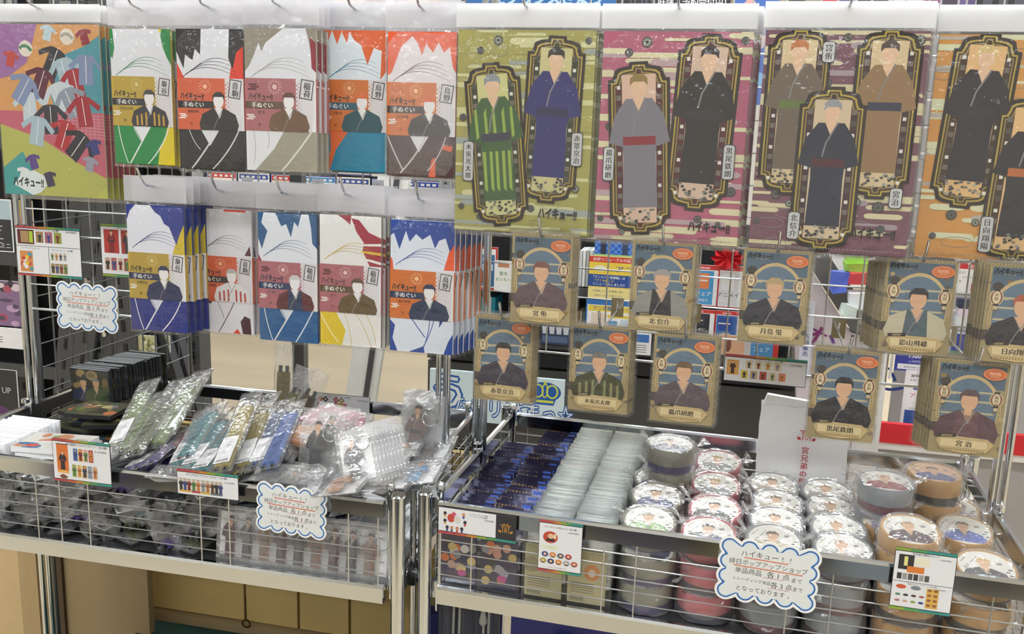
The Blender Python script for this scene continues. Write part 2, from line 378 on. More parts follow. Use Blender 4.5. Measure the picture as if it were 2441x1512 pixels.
def leftside():
    gondola('tall black gondola shelf with grey slotted uprights behind the left mesh', -3.0, -1.95, 2.76, 2.3, 5)
    t = thing('steel_rack', 'dark grey slotted steel rack leaning behind the wire mesh', 'rack', (0, 0, 0))
    for (x0, y0, x1, y1, Y, w) in ((185, 1010, 255, 480, 2.5, .07), (330, 1000, 262, 430, 2.45, .08), (415, 905, 290, 500, 2.55, .05), (250, 960, 215, 30, 2.52, .09), (150, 1000, 195, 480, 2.6, .06), (440, 880, 355, 560, 2.6, .04)):
        p = at(x0, y0, Y); q = at(x1, y1, Y); q = q + (q-p)*0.35; p = p - (q-p)*0.25
        if p.z < 0.02: p = p + (q-p)*((0.02-p.z)/(q.z-p.z))
        mb = MB(); d = (q-p).normalized(); s = d.cross(Vector((0, 1, 0))).normalized()*w/2; yv = Vector((0, 0.02, 0))
        vs = [c + sg*s + k*yv for c in (p, q) for sg in (-1, 1) for k in (-1, 1)]
        mb.add(vs, [(0, 1, 3, 2), (4, 6, 7, 5), (0, 4, 5, 1), (2, 3, 7, 6), (0, 2, 6, 4), (1, 5, 7, 3)])
        u = obm('upright', mb, DGREY, t)
        sl = MB(); n = int((q-p).length/0.07)
        for i in range(n):
            c = p + (q-p)*((i+.5)/n) - Vector((0, 0.0225, 0)); sl.add([c + s*k*0.16 + d*j*0.018 + Vector((0, y_, 0)) for k in (-1, 1) for j in (-1, 1) for y_ in (0, .003)],
                [(0, 1, 3, 2), (4, 6, 7, 5), (0, 4, 5, 1), (2, 3, 7, 6), (0, 2, 6, 4), (1, 5, 7, 3)])
        so = obm('slots', sl, BLACK, u); so['kind'] = 'stuff'
    for x, y in ((209, 668), (253, 795)):
        c = at(x, y, 2.40); obm('bolt', MB().cyl(c, c - Vector((0, .012, 0)), .009, 8), CHROME, t)
    def cd(a, w, h):
        a.rect(w*.02, h*.02, w*.98, h*.98, '#2c2e33'); a.layer(); a.rect(w*.02, h*.62, w*.98, h*.98, '#b9ccd6')
        for i in range(6): a.rect(w*.1, h*(.08+.08*i), w*(.5+.06*(i % 3)), h*(.10+.08*i), '#c9c9c9')
        a.layer(); a.text('ミニ', w*.7, h*.12, h*.12, '#f2f2f2', bold=.02)
    card('leaflet', -30, 475, 28, 600, 2.2, cd, 'black and white leaflet on the dark shelf at the left edge', 'leaflet')
    def pic(a, w, h):
        a.rect(0, 0, w, h, '#8c6f92'); a.layer(); random.seed(3)
        for i in range(26): a.oval(random.uniform(.05, .95)*w, random.uniform(.05, .95)*h, w*random.uniform(.04, .14), h*random.uniform(.03, .1), random.choice(['#c9a6c4', '#e6d3dc', '#5b4a63', '#3a333f', '#b4536a'])); a.L += .3
    card('display_picture', -70, 668, 50, 775, 2.05, pic, 'purple and pink abstract picture standing on the dark shelf', 'picture')
    def ve(a, w, h): a.text('LIVE', w*.60, h*.42, h*.42, '#6a6a6e', sx=1.3)
    card('name_board', -110, 778, 52, 826, 1.98, ve, 'white board with grey letters below the purple picture', 'sign')
    def dk(a, w, h):
        a.rect(0, 0, w, h, '#262428'); a.layer(); a.text('UP', w*.75, h*.62, h*.16, '#d8d8d8'); a.oval(w*.5, h*.2, w*.3, h*.12, '#5b2c66')
    card('dark_poster', -60, 880, 42, 1005, 2.0, dk, 'dark poster with white letters low at the left edge', 'poster')
    # yellow sheets behind the mesh
    def ys(a, w, h):
        a.rect(0, 0, w, h, '#cdb45e'); a.layer(); a.rect(0, 0, w, h*.35, '#d9a79c'); a.layer()
        for i in range(5):
            for j in range(3): a.oval(w*(.12+.19*i), h*(.06+.11*j), w*.05, h*.03, '#b4463c')
    card('yellow_flyer', 45, 478, 78, 540, 2.74, ys, 'yellow flyer with red dots between the left posts', 'flyer')
    def bag(a, w, h):
        a.rect(0, 0, w, h, '#c9c89a'); a.layer(); random.seed(5)
        for i in range(16): a.oval(random.uniform(.1, .9)*w, random.uniform(.1, .9)*h, w*.1, h*.07, random.choice(['#8f9150', '#e7e4d0', '#6d7040'])); a.L += .3
    card('yellow_packet', 330, 800, 372, 875, 2.435, bag, 'pale green packet hanging on the dark rack', 'packet')
    card('small_packet', 375, 800, 405, 870, 2.535, bag, 'narrow pale packet beside the green packet on the dark rack', 'packet')
leftside()

# ---- far shelf with price cards, behind the towels
def far_shelf():
    Y = 5.9
    t = thing('shelf_unit', 'long low black shelf full of promotion cards behind the towels', 'shelf', (0, 0, 0))
    slab('back_panel', 420, 370, 1130, 800, Y+.25, .04, BLACK, t)
    p = at(420, 600, Y); q = at(1120, 600, Y)
    for yy in (470, 560, 650, 735, 790):
        z = at(770, yy, Y).z; obm('shelf', MB().box((p.x+q.x)/2, Y+.1, z, q.x-p.x, .32, .03), BLACK, t)
    for x in (p.x, (p.x+q.x)/2, q.x): obm('upright', MB().box(x, Y+.2, .75, .05, .06, 1.5), DGREY, t)
    z0 = at(770, 470, Y).z
    cols = [('#c9372f', '#ece9e6'), ('#d0342c', '#e5ddd2'), ('#3b56a8', '#e8e9ee'), ('#d43a2c', '#f0ece8'), ('#3f8fd0', '#eef0f3'), ('#2c49a6', '#e9eaee'), ('#3550a6', '#e4e6ea'), ('#3550a6', '#ece9d0')]
    k = 0
    for r in range(4):
        x = p.x + .05
        while x < q.x - .2:
            c, bgc = cols[(k*3+r) % len(cols)]; w = .23; h = .125; k += 1
            o = obm('promotion_card', MB().box(w/2, .002, h/2, w, .004, h), mat('card_'+bgc[1:], bgc, .5), None, (x, Y-.06, z0 + .02 - .0 + r*0.14))
            hn = {'#c9372f': 'red', '#d0342c': 'red', '#d43a2c': 'red', '#3f8fd0': 'light blue'}.get(c, 'dark blue'); tn = ['lowest', 'second', 'third', 'top'][r]; tag(o, 'white promotion card with a %s header bar, %s row on the far black shelf' % (hn, tn), 'card', '%s headed promotion cards, %s row' % (hn, tn))
            a = Art(); a.frame(0, 0, w, h, .006, '#2b3f9c' if k % 3 else '#ffffff'); a.rect(.008, h*.66, w-.008, h*.92, c); a.layer()
            random.seed(k)
            for i in range(5): a.rect(.02+.04*i, h*.72, .045+.04*i, h*.84, '#f2f2f2')
            for i in range(3): a.rect(.015, h*(.14+.16*i), w*random.uniform(.4, .7), h*(.20+.16*i), '#5a6fb0' if k % 2 else '#9b8f88')
            a.rect(w*.8, h*.1, w*.93, h*.5, random.choice(['#36343a', '#d8c84a', '#8fb6d0'])); ob('printed_face', a.mesh('printed_face'), o)
            x += w + .012
    # lower rows: rows of black music cases
    n = 0
    for r, yy in enumerate((560, 650, 735)):
        z = at(770, yy, Y).z + .019; x = p.x + .06
        while x < q.x - .1:
            h = .13; w = .14; o = obm('music_case', MB().box(w/2, .008, h/2, w, .016, h), [mat('case_grey', '#6f747c', .4), mat('case_blue', '#3b567e', .4), mat('case_cream', '#b9b2a4', .4)][(n*2+r) % 3], None, (x, Y+.0, z), (-.1, 0, 0))
            tag(o, 'music case facing out on a lower tier of the far black shelf', 'case', 'music cases on the far shelf'); n += 1; x += .155
far_shelf()

# ---- slanted white stand
def slant():
    t = thing('display_stand', 'slanted white board stand with a grey edge strip on the beige floor', 'stand', (0, 0, 0))
    Y = 3.6
    def bar(name, a, b, w, th, m, dy=0):
        p = at(*a, Y); q = at(*b, Y); mb = MB(); d = (q-p).normalized(); s = Vector((1, 0, 0))*w/2; yv = Vector((0, th/2, 0)); o = Vector((0, dy, 0))
        vs = [c + o + sg*s + k*yv for c in (p, q) for sg in (-1, 1) for k in (-1, 1)]
        mb.add(vs, [(0, 1, 3, 2), (4, 6, 7, 5), (0, 4, 5, 1), (2, 3, 7, 6), (0, 2, 6, 4), (1, 5, 7, 3)]); return obm(name, mb, m, t)
    bar('board', (840, 1090), (945, 395), .135, .03, WHITE); bar('edge_strip', (855, 1090), (955, 395), .022, .01, DGREY, -.02)
    bar('foot', (800, 1098), (800, 1088), .5, .25, WHITE)
slant()

# ---- right dark fixture with promotion cards
def right_shelf():
    Y = 3.3
    t = thing('shelf_unit', 'black display shelf with promotion cards behind the right mesh', 'shelf', (0, 0, 0))
    slab('back_panel', 1020, 520, 1900, 880, Y+.4, .03, BLACK, t)
    dr = mat('drawer_black', '#2a2a2c', .35); dp = mat('kick_panel_grey', '#4b4a48', .5)
    slab('drawer_band', 1018, 862, 1960, 893, Y-.01, .05, dr, t); slab('drawer_slot', 1018, 835, 1960, 860, Y, .3, BLACK, t)
    p = at(1018, 900, Y); q = at(1960, 900, Y)
    zt = at(1400, 893, Y).z
    obm('kick_panel', MB().box((p.x+q.x)/2, Y+.03, zt/2, q.x-p.x, .04, zt), dp, t)
    for y0, y1 in ((690, 705), (818, 834)):
        z = at(1400, (y0+y1)/2, Y).z; obm('shelf', MB().box((p.x+q.x)/2, Y+.2, z, q.x-p.x, .42, .025), mat('shelf_black', '#232325', .3), t)
        obm('shelf_edge', MB().box((p.x+q.x)/2, Y-.014, z, q.x-p.x, .008, .035), DGREY, t)
    for x in (1023, 1270, 1560, 1905):
        c = at(x, 700, Y); obm('upright', MB().box(c.x, Y+.37, .8, .05, .04, 1.6), DGREY, t)
    def T(s): return s
    YB = Y-.03
    z_1 = at(1400, 695, Y).z; z_2 = at(1400, 822, Y).z
    def c_red(a, w, h):
        a.frame(0, 0, w, h, w*.07, '#c8372f'); a.rect(w*.07, h*.08, w*.9, h*.82, '#3f78b0'); a.layer()
        a.text('さまっ♪', w*.35, h*.72, h*.13, '#ffffff'); a.rect(w*.12, h*.45, w*.42, h*.6, '#2b3c78'); a.rect(w*.5, h*.45, w*.85, h*.6, '#dfe6ee')
        a.rect(w*.1, h*.14, w*.38, h*.4, '#5a6b80'); a.rect(w*.44, h*.14, w*.8, h*.4, '#8c4b3a')
    card('promotion_card', 1114, 588, 1186, 690, Y-.02, c_red, 'blue promotion card in a red frame beside the orange towel stack')
    def c_bub(a, w, h):
        a.oval(w*.5, h*.45, w*.46, h*.3, '#f6f6f0', 20); a.layer(); a.text('彼を', w*.5, h*.58, h*.15, '#2e8b4a', bold=.02); a.text('おうちへ', w*.5, h*.38, h*.13, '#2e8b4a', bold=.02)
        a.rect(w*.2, h*.78, w*.8, h*.97, '#c98a6a')
    card('bubble_card', 1178, 622, 1222, 694, Y-.03, c_bub, 'white card with green bubble lettering beside the red framed card')
    def c_y(a, w, h):
        a.rect(0, 0, w, h, '#f4d64a'); a.layer(); a.rect(0, h*.86, w, h*.99, '#d8402f'); a.text('好評リニューアルの店', w*.5, h*.925, h*.085, '#ffffff', bold=.02); a.rect(0, h*.30, w*.97, h*.58, '#27509c')
        a.layer(); a.oval(w*.25, h*.72, w*.14, h*.07, '#f7f2d8'); a.text('アニ', w*.78, h*.72, h*.16, '#2a57a8', bold=.04, sx=1.2)
        a.text('「アニメイト音楽館」は', w*.46, h*.52, h*.07, '#ffffff', bold=.02); a.text('「アニ☆盤」に', w*.36, h*.44, h*.07, '#f9e04a', bold=.02); a.text('リニューアルしました!!', w*.46, h*.36, h*.07, '#ffffff', bold=.02)
        a.rect(0, h*.02, w*.97, h*.28, '#f6e59a'); a.layer(); a.text('中田祐二さんを筆頭に熱い', w*.46, h*.2, h*.06, '#333a4a'); a.text('応援メッセージお届けします', w*.46, h*.1, h*.05, '#555a66')
    card('shop_notice', 1403, 612, 1510, 716, Y-.04, c_y, 'yellow and blue shop notice with a red top band on the middle shelf', 'notice')
    def c_b(a, w, h):
        a.rect(0, h*.82, w, h, '#3477bd'); a.frame(0, 0, w, h, w*.03, '#3477bd'); a.rect(w*.05, h*.60, w*.95, h*.8, '#f3d94a'); a.layer(); a.text('アニ☆盤', w*.34, h*.71, h*.16, '#2a57a8', bold=.04); a.text('アニメイト', w*.78, h*.7, h*.09, '#2a4a86')
        a.rect(w*.12, h*.12, w*.4, h*.55, '#ead9c8'); a.rect(w*.48, h*.12, w*.66, h*.3, '#5d9ad2'); a.rect(w*.45, h*.4, w*.92, h*.5, '#f0d34c'); a.rect(w*.72, h*.12, w*.92, h*.36, '#cfe1f2')
    card('shop_notice', 1396, 716, 1512, 786, Y-.06, c_b, 'white and blue shop notice under the yellow one', 'notice')
    def c_chk(a, w, h):
        a.rect(0, 0, w, h, '#2c62c4'); a.layer()
        for i in range(12):
            for j in range(7):
                if (i+j) % 2: a.rect(w*i/12, h*j/7, w*(i+1)/12, h*(j+1)/7, '#5f96e2')
        a.layer(); a.rect(w*.15, h*.05, w*.3, h*.8, '#2a3350'); a.rect(w*.7, h*.05, w*.85, h*.85, '#3a4a6a'); a.rect(0, h*.0, w*1, h*.08, '#b9d97a')
    card('check_card', 1418, 560, 1512, 612, Y+.0, c_chk, 'blue checked card standing above the yellow notice')
    def c_pr(col, tx, sub=None, tcol='#ffffff', body='#3c78b8'):
        def f(a, w, h):
            a.frame(0, 0, w, h, w*.03, '#c9342e'); a.rect(0, h*.88, w, h, '#d33a33'); a.rect(w*.04, h*.04, w*.8, h*.86, body); a.layer()
            a.text('animate', w*.4, h*.94, h*.08, '#ffffff', bold=.02); a.rect(w*.12, h*.42, w*.62, h*.8, col); a.layer(); a.text(tx, w*.42, h*.3, h*.13, tcol, bold=.03)
            if sub: a.text(sub, w*.42, h*.14, h*.08, '#e8e8e8')
            a.rect(w*.12, h*.6, w*.55, h*.64, '#e9e3d8')
        return f
    card('animation_card', 1654, 632, 1712, 730, Y-.02, c_pr('#e4854e', 'フェア', '開催中', '#f6f0e0', '#4aa0d8'), 'blue card with orange picture in a red frame behind the mesh')
    card('animation_card', 1712, 634, 1772, 734, Y-.03, c_pr('#e9e9ea', 'アニメイ', 'NOW ON', '#55585f', '#d9dadd'), 'pale grey promotion card in a red frame behind the mesh')
    card('animation_card', 1640, 738, 1704, 806, Y-.04, c_pr('#3a3d45', 'い〜のに。', '大塚', '#e8e8e8', '#2b2d33'), 'black promotion card with white letters in a red frame')
    card('animation_card', 1704, 742, 1770, 822, Y-.05, c_pr('#294f9e', '畠中', '祐', '#f2e04a', '#3568ae'), 'blue promotion card with large yellow letters')
    card('wide_poster', 1712, 800, 1790, 848, Y-.08, lambda a, w, h: (a.rect(0, 0, w, h, '#d9a987'), a.layer(), a.oval(w*.3, h*.5, w*.1, h*.35, '#7a4a38'), a.rect(w*.8, 0, w, h, '#c9c4c0')), 'tan poster lying low on the black shelf', 'poster')
    card('wide_poster', 1788, 812, 1856, 856, Y-.08, lambda a, w, h: (a.rect(0, 0, w, h, '#4e8fc4'), a.layer(), a.rect(w*.8, 0, w, h, '#c9342e'), a.text('フェア', w*.4, h*.5, h*.3, '#e8f1f8')), 'blue poster with red edge low on the black shelf', 'poster')
    card('navy_card', 1290, 772, 1360, 822, Y-.03, lambda a, w, h: (a.rect(0, 0, w, h, '#33425e'), a.layer(), [a.poly([(w*(.05+.24*i), h*.5), (w*(.02+.24*i), h*.85), (w*(.22+.24*i), h*.85), (w*(.2+.24*i), h*.5)], '#cfd4da') for i in range(4)], a.rect(w*.05, h*.1, w*.9, h*.4, '#5a6f92')), 'navy card with a row of pale shirts printed on it')
    card('white_card', 1500, 792, 1552, 846, Y-.05, lambda a, w, h: (a.rect(w*.1, h*.55, w*.9, h*.9, '#3f78c0'), a.layer(), [a.rect(w*.15, h*(.1+.1*i), w*.8, h*(.14+.1*i), '#8f949c') for i in range(4)]), 'white card with a blue top hanging beside the lowest stickers')
    # upright music cases
    n = 0
    for (x0, x1, yb, yt, c) in [(1122+9*i, 1130+9*i, 815, 712, ['#59b6c4', '#d9e7ea', '#2f8fa6'][i % 3]) for i in range(6)] + [(1376+8*i, 1383+8*i, 692, 600, ['#d8dcda', '#eeeeec', '#b8bcb8'][i % 3]) for i in range(4)] + [(1186+11*i, 1196+11*i, 815, 762, ['#cfcfd2', '#7b7f86', '#e8e8ea'][i % 3]) for i in range(8)] + [(1370+7*i, 1376+7*i, 816, 745, ['#a08a68', '#caa', '#6f7f7a'][i % 3] if i % 3 != 1 else '#cbb9a8') for i in range(4)]:
        z = z_1 if yb < 700 else z_2; p0 = at(x0, yb, Y); p1 = at(x1, yb, Y); h = at(x0, yt, Y).z - z - .012
        o = obm('music_case', MB().box(0, .06, h/2, (p1.x-p0.x)*.92, .12, h), mat('spine_'+c[1:], c, .35), None, ((p0.x+p1.x)/2, Y+.02, z+.0135))
        tag(o, 'slim music case standing spine out on the black display shelf', 'case', 'music cases on the display shelf'); n += 1
    # red fabric flower
    c = at(1735, 616, Y-.03); fl = MB(); random.seed(2)
    for i in range(9):
        an = i*2*math.pi/9; fl.add([c, c+Vector((.045*math.cos(an), -.02, .03*math.sin(an))), c+Vector((.06*math.cos(an+.35), -.005, .04*math.sin(an+.35))), c+Vector((.045*math.cos(an+.7), -.025, .03*math.sin(an+.7)))], [(0, 1, 2), (0, 2, 3)])
    tag(obm('fabric_flower', fl, mat('red_fabric', '#c4202a', .6)), 'red fabric flower between two sticker packs', 'flower')
    # sign board low in front
    bx = thing('title_board', 'pale blue board with outlined blue and white lettering and a yellow crown', 'sign', (0, 0, 0))
    Yb = 3.1; p = at(1024, 940, Yb); q = at(1345, 940, Yb); t0 = at(1180, 893, Yb).z; b0 = at(1180, 1010, Yb).z; w = q.x-p.x; h = t0-b0
    o = obm('board', MB().box(w/2, .008, h/2, w, .016, h), mat('pale_blue_board', '#d6e8ee', .4), bx, (p.x, Yb, b0))
    a = Art(); 
    def out(t, x, z, s, b=.075, sx=1): a.text(t, x, z, s, '#1f62b4', bold=b, sx=sx); a.layer(); a.text(t, x, z, s, '#eef6fa', bold=.012, sx=sx); a.L -= 1
    out('う', w*.14, h*.55, h*.85, .06); out('たの', w*.31, h*.34, h*.4, sx=.85); out('プリンス', w*.56, h*.30, h*.42, sx=.8); out('さまっ☆', w*.845, h*.30, h*.40, sx=.8)
    cx, cz = w*.86, h*.74
    a.oval(cx, cz, .058, .036, '#1f62b4', 20); a.poly([(cx-.045, cz-.01), (cx-.033, cz-.048), (cx+.033, cz-.048), (cx+.045, cz-.01)], '#1f62b4'); a.layer()
    for dx, sg in ((-.026, -1), (.026, 1)): a.ringo(cx+dx, cz+.002, .022, .026, .006, '#dfe85a', 16)
    a.ringo(cx, cz+.004, .012, .027, .005, '#dfe85a', 16); a.rect(cx-.032, cz-.040, cx+.032, cz-.031, '#dfe85a'); a.oval(cx, cz+.034, .006, .006, '#dfe85a', 8)
    ob('lettering', a.mesh('lettering'), o)
    for x in (p.x+.03, q.x-.03): obm('leg', MB().box(x, Yb+.03, b0/2, .02, .02, b0), DGREY, bx)
right_shelf()

# ---- far right: counter, packets, white fixtures
def rightside():
    wt = mat('white_fixture', '#e4e3e2', .45); gy = mat('counter_grey', '#6b6a68', .5)
    t = thing('counter', 'curved grey counter with a white lower front beyond the mesh', 'counter', (0, 0, 0))
    Y = 3.0; p = at(1925, 700, Y); q = at(2085, 840, Y)
    pts = [at(1900, 600, Y), at(1935, 640, Y), at(1985, 720, Y), at(2030, 790, Y), at(2105, 815, Y), at(2110, 760, Y), at(2060, 720, Y), at(2010, 660, Y), at(1960, 585, Y)]
    obm('top_edge', MB().prism([(v.x, v.z) for v in pts], Y, Y+.09), gy, t)
    pts = [at(1900, 605, Y), at(1935, 645, Y), at(1985, 725, Y), at(2030, 795, Y), at(2105, 820, Y), at(2105, 1400, Y), at(1900, 1400, Y)]
    obm('front_panel', MB().prism([(v.x, max(v.z, 0.01)) for v in pts], Y+.02, Y+.09), mat('pinkish_white', '#ddd3d6', .5), t)
    a = Art(); c = at(1955, 800, Y+.02)
    for i, (ch, cc) in enumerate(zip('オンライン', ('#8d2f78', '#6b3a8e', '#3d4fa0', '#2c4b98', '#2c4b98'))): a.text(ch, i*.065, -.035*i, .085, cc, bold=.03, ang=-25)
    ob('lettering', a.mesh('lettering'), t, (c.x-.02, Y+.018, c.z))
    def ban(a, w, h):
        a.rect(0, 0, w, h, '#dfe3ee'); a.layer(); a.text('お知らせ', w*.5, h*.9, w*.36, '#5a6aa0', vert=True); a.text('店舗販売', w*.5, h*.55, w*.5, '#24337e', bold=.04, vert=True)
    card('banner', 1908, 720, 1936, 900, 2.994, ban, 'narrow white banner with navy lettering beside the counter', 'banner')
    # machine and packets on the counter
    slab('x', 1945, 598, 2090, 650, 3.4, .3, wt).name = 'white_box'
    b = bpy.data.objects['white_box']; tag(b, 'white machine housing standing behind the counter', 'machine')
    items = [('green_box', 2015, 612, 2082, 626, '#a9d65a', 'light green flat box, upper of two on the counter'), ('green_box', 2015, 628, 2080, 645, '#9ccf52', 'light green flat box, lower of two on the counter'),
             ('blue_cloth', 1975, 645, 2016, 690, '#5a72d6', 'blue folded cloth on the counter'), ('red_packet', 2018, 645, 2082, 668, '#c8404a', 'clear packet with a red header on the counter'),
             ('white_packet', 2015, 690, 2070, 722, '#dfe2e6', 'white crinkled packet hanging over the counter edge'), ('label_packet', 1998, 715, 2030, 742, '#d6e6de', 'small packet with a green label on the counter edge'), ('end_packet', 2040, 725, 2068, 760, '#d8e2e0', 'pale packet at the end of the counter')]
    for i, (n, x0, y0, x1, y1, c, lab) in enumerate(items):
        p0 = at(x0, y1, 2.95); p1 = at(x1, y0, 2.95); w = p1.x-p0.x; h = p1.z-p0.z; mb = MB()
        random.seed(i); mb.box(w/2, .04, h/2, w, .08, h)
        mb.v = [(x+random.uniform(-.006, .006), y+random.uniform(-.006, .006), z+random.uniform(-.006, .006)) for x, y, z in mb.v]
        tag(obm(n, mb, mat('goods_'+c[1:], c, .4), None, (p0.x, 2.93-.02*i, p0.z)), lab, 'packet' if 'packet' in n else ('box' if 'box' in n else 'cloth'))
    # white pillar + white grid wall
    p_ = at(2062, 860, 2.5); q_ = at(2118, 860, 2.5); zt_ = at(2090, 560, 2.5).z; obm('display_post', MB().box((p_.x+q_.x)/2, 2.53, zt_/2, q_.x-p_.x, .06, zt_), wt)
    o = bpy.data.objects['display_post']; tag(o, 'upright white fixture post behind the tall sticker pack', 'post')
    g = thing('grid_panel', 'white wire grid panel on a grey wall behind the stickers', 'grid', (0, 0, 0)); Yg = 2.9
    for i in range(7):
        p0 = at(2085+42*i, 850, Yg); rod('wire', (p0.x, Yg, .75), (p0.x, Yg, 1.5), .004, wt, g, 6)
    for i in range(10):
        z = .9+.075*i; p0 = at(2080, 900, Yg); p1 = at(2441, 900, Yg); rod('wire', (p0.x, Yg-.008, z), (p1.x+.1, Yg-.008, z), .004, wt, g, 6)
    pa = at(2140, 900, 3.1); obm('backing_board', MB().box(pa.x+1.2, 3.16, .9, 2.4, .04, 1.8), mat('grey_wall_board', '#a9a6a6', .6), g)
    # red band and white skirting of the fixture
    t = thing('fixture_skirt', 'white fixture base with a bright red band behind the round boxes', 'fixture', (0, 0, 0)); Yr = 2.6
    p0 = at(2040, 1040, Yr); p1 = at(2560, 1040, Yr); za = at(2200, 1015, Yr).z; zb = at(2200, 1062, Yr).z
    zc = at(2200, 1082, Yr).z
    obm('red_band', MB().box((p0.x+p1.x)/2, Yr, (za+zb)/2, p1.x-p0.x, .02, za-zb), mat('red_band', '#d01f2e', .4), t, rot=(0, 0, 0))
    obm('ledge', MB().box((p0.x+p1.x)/2, Yr+.1, zb-.012, p1.x-p0.x, .2, .02), wt, t)
    obm('base_panel', MB().box((p0.x+p1.x)/2, Yr+.06, (zb-.025)/2, p1.x-p0.x, .03, zb-.025), mat('base_grey', '#a8a3a2', .5), t)
    def coin(a, w, h):
        a.rect(0, 0, w, h, '#2b3a9e'); a.layer(); a.text('1500', w*.5, h*.78, h*.3, '#ffffff', bold=.04); a.text('(1,500円)', w*.5, h*.5, h*.14, '#dfe4ff'); a.rect(w*.08, h*.08, w*.92, h*.35, '#f0f0f4'); a.layer(); a.text('animate coin', w*.5, h*.22, h*.18, '#2b3a7e', bold=.01)
    card('coin_card', 2133, 838, 2228, 886, 2.885, coin, 'blue prepaid card with white digits on the grid')
    def an(a, w, h):
        a.text('animate', w*.5, h*.92, h*.1, '#2a2a30', bold=.03); a.text('全国アニメイト', w*.5, h*.83, h*.05, '#2a2a30'); a.rect(w*.3, h*.66, w*.95, h*.71, '#2c56b0'); a.text('アニメ', w*.5, h*.56, h*.1, '#d0384a', bold=.02)
        a.rect(w*.1, h*.05, w*.95, h*.3, '#3058a8'); a.layer(); a.text('animate coin', w*.5, h*.34, h*.05, '#3058a8')
    card('shop_card', 2152, 884, 2226, 1020, 2.883, an, 'tall white shop card hanging under the blue prepaid card')
    def pr(a, w, h):
        a.rect(w*.0, h*.8, w, h, '#d42a36'); a.text('新商品', w*.55, h*.89, h*.15, '#ffffff', bold=.03, ); a.L += 1; a.text('新商品', w*.55, h*.89, h*.15, '#ffffff', bold=.03)
        a.text('の刃', w*.12, h*.68, h*.11, '#2b2b2b'); a.text('スタードデカイラ', w*.5, h*.53, h*.1, '#2b2b2b', sx=.8); a.text('税', w*.08, h*.38, h*.08, '#2b2b2b'); a.text('140', w*.66, h*.2, h*.32, '#c4202a', bold=.05, sx=.7)
    card('price_tag', 2284, 628, 2352, 700, 2.885, pr, 'white price tag with a red header and red digits', 'price tag')
    def gc(a, w, h):
        a.rect(0, 0, w, h*.9, '#2f3f98'); a.layer(); a.rect(0, 0, w, h*.22, '#2c8a4a'); a.rect(0, h*.74, w, h, '#d9dbe2'); a.layer(); a.text('animate coin', w*.5, h*.85, h*.14, '#2b3a7e', bold=.02)
    card('coin_card', 2268, 776, 2328, 856, 2.885, gc, 'blue and green prepaid card between two sticker packs')
    for i, (x0, y0, x1, y1, c) in enumerate(((2284, 715, 2345, 735, '#2b3550'), (2286, 738, 2340, 758, '#d9cfdf'), (2280, 758, 2338, 778, '#cfd6da'))):
        slab('blister_pack', x0, y0, x1, y1, 2.855, .03, mat('pack_'+c[1:], c, .35)); o = [q for q in bpy.data.objects if q.name.startswith('blister_pack')][-1]
    for o, lab in zip(sorted([q for q in bpy.data.objects if q.name.startswith('blister_pack')], key=lambda q: q.name), ('dark blister pack under the red price tag', 'lilac blister pack, middle of three under the price tag', 'grey blister pack, lowest of three under the price tag')): tag(o, lab, 'packet')
rightside()

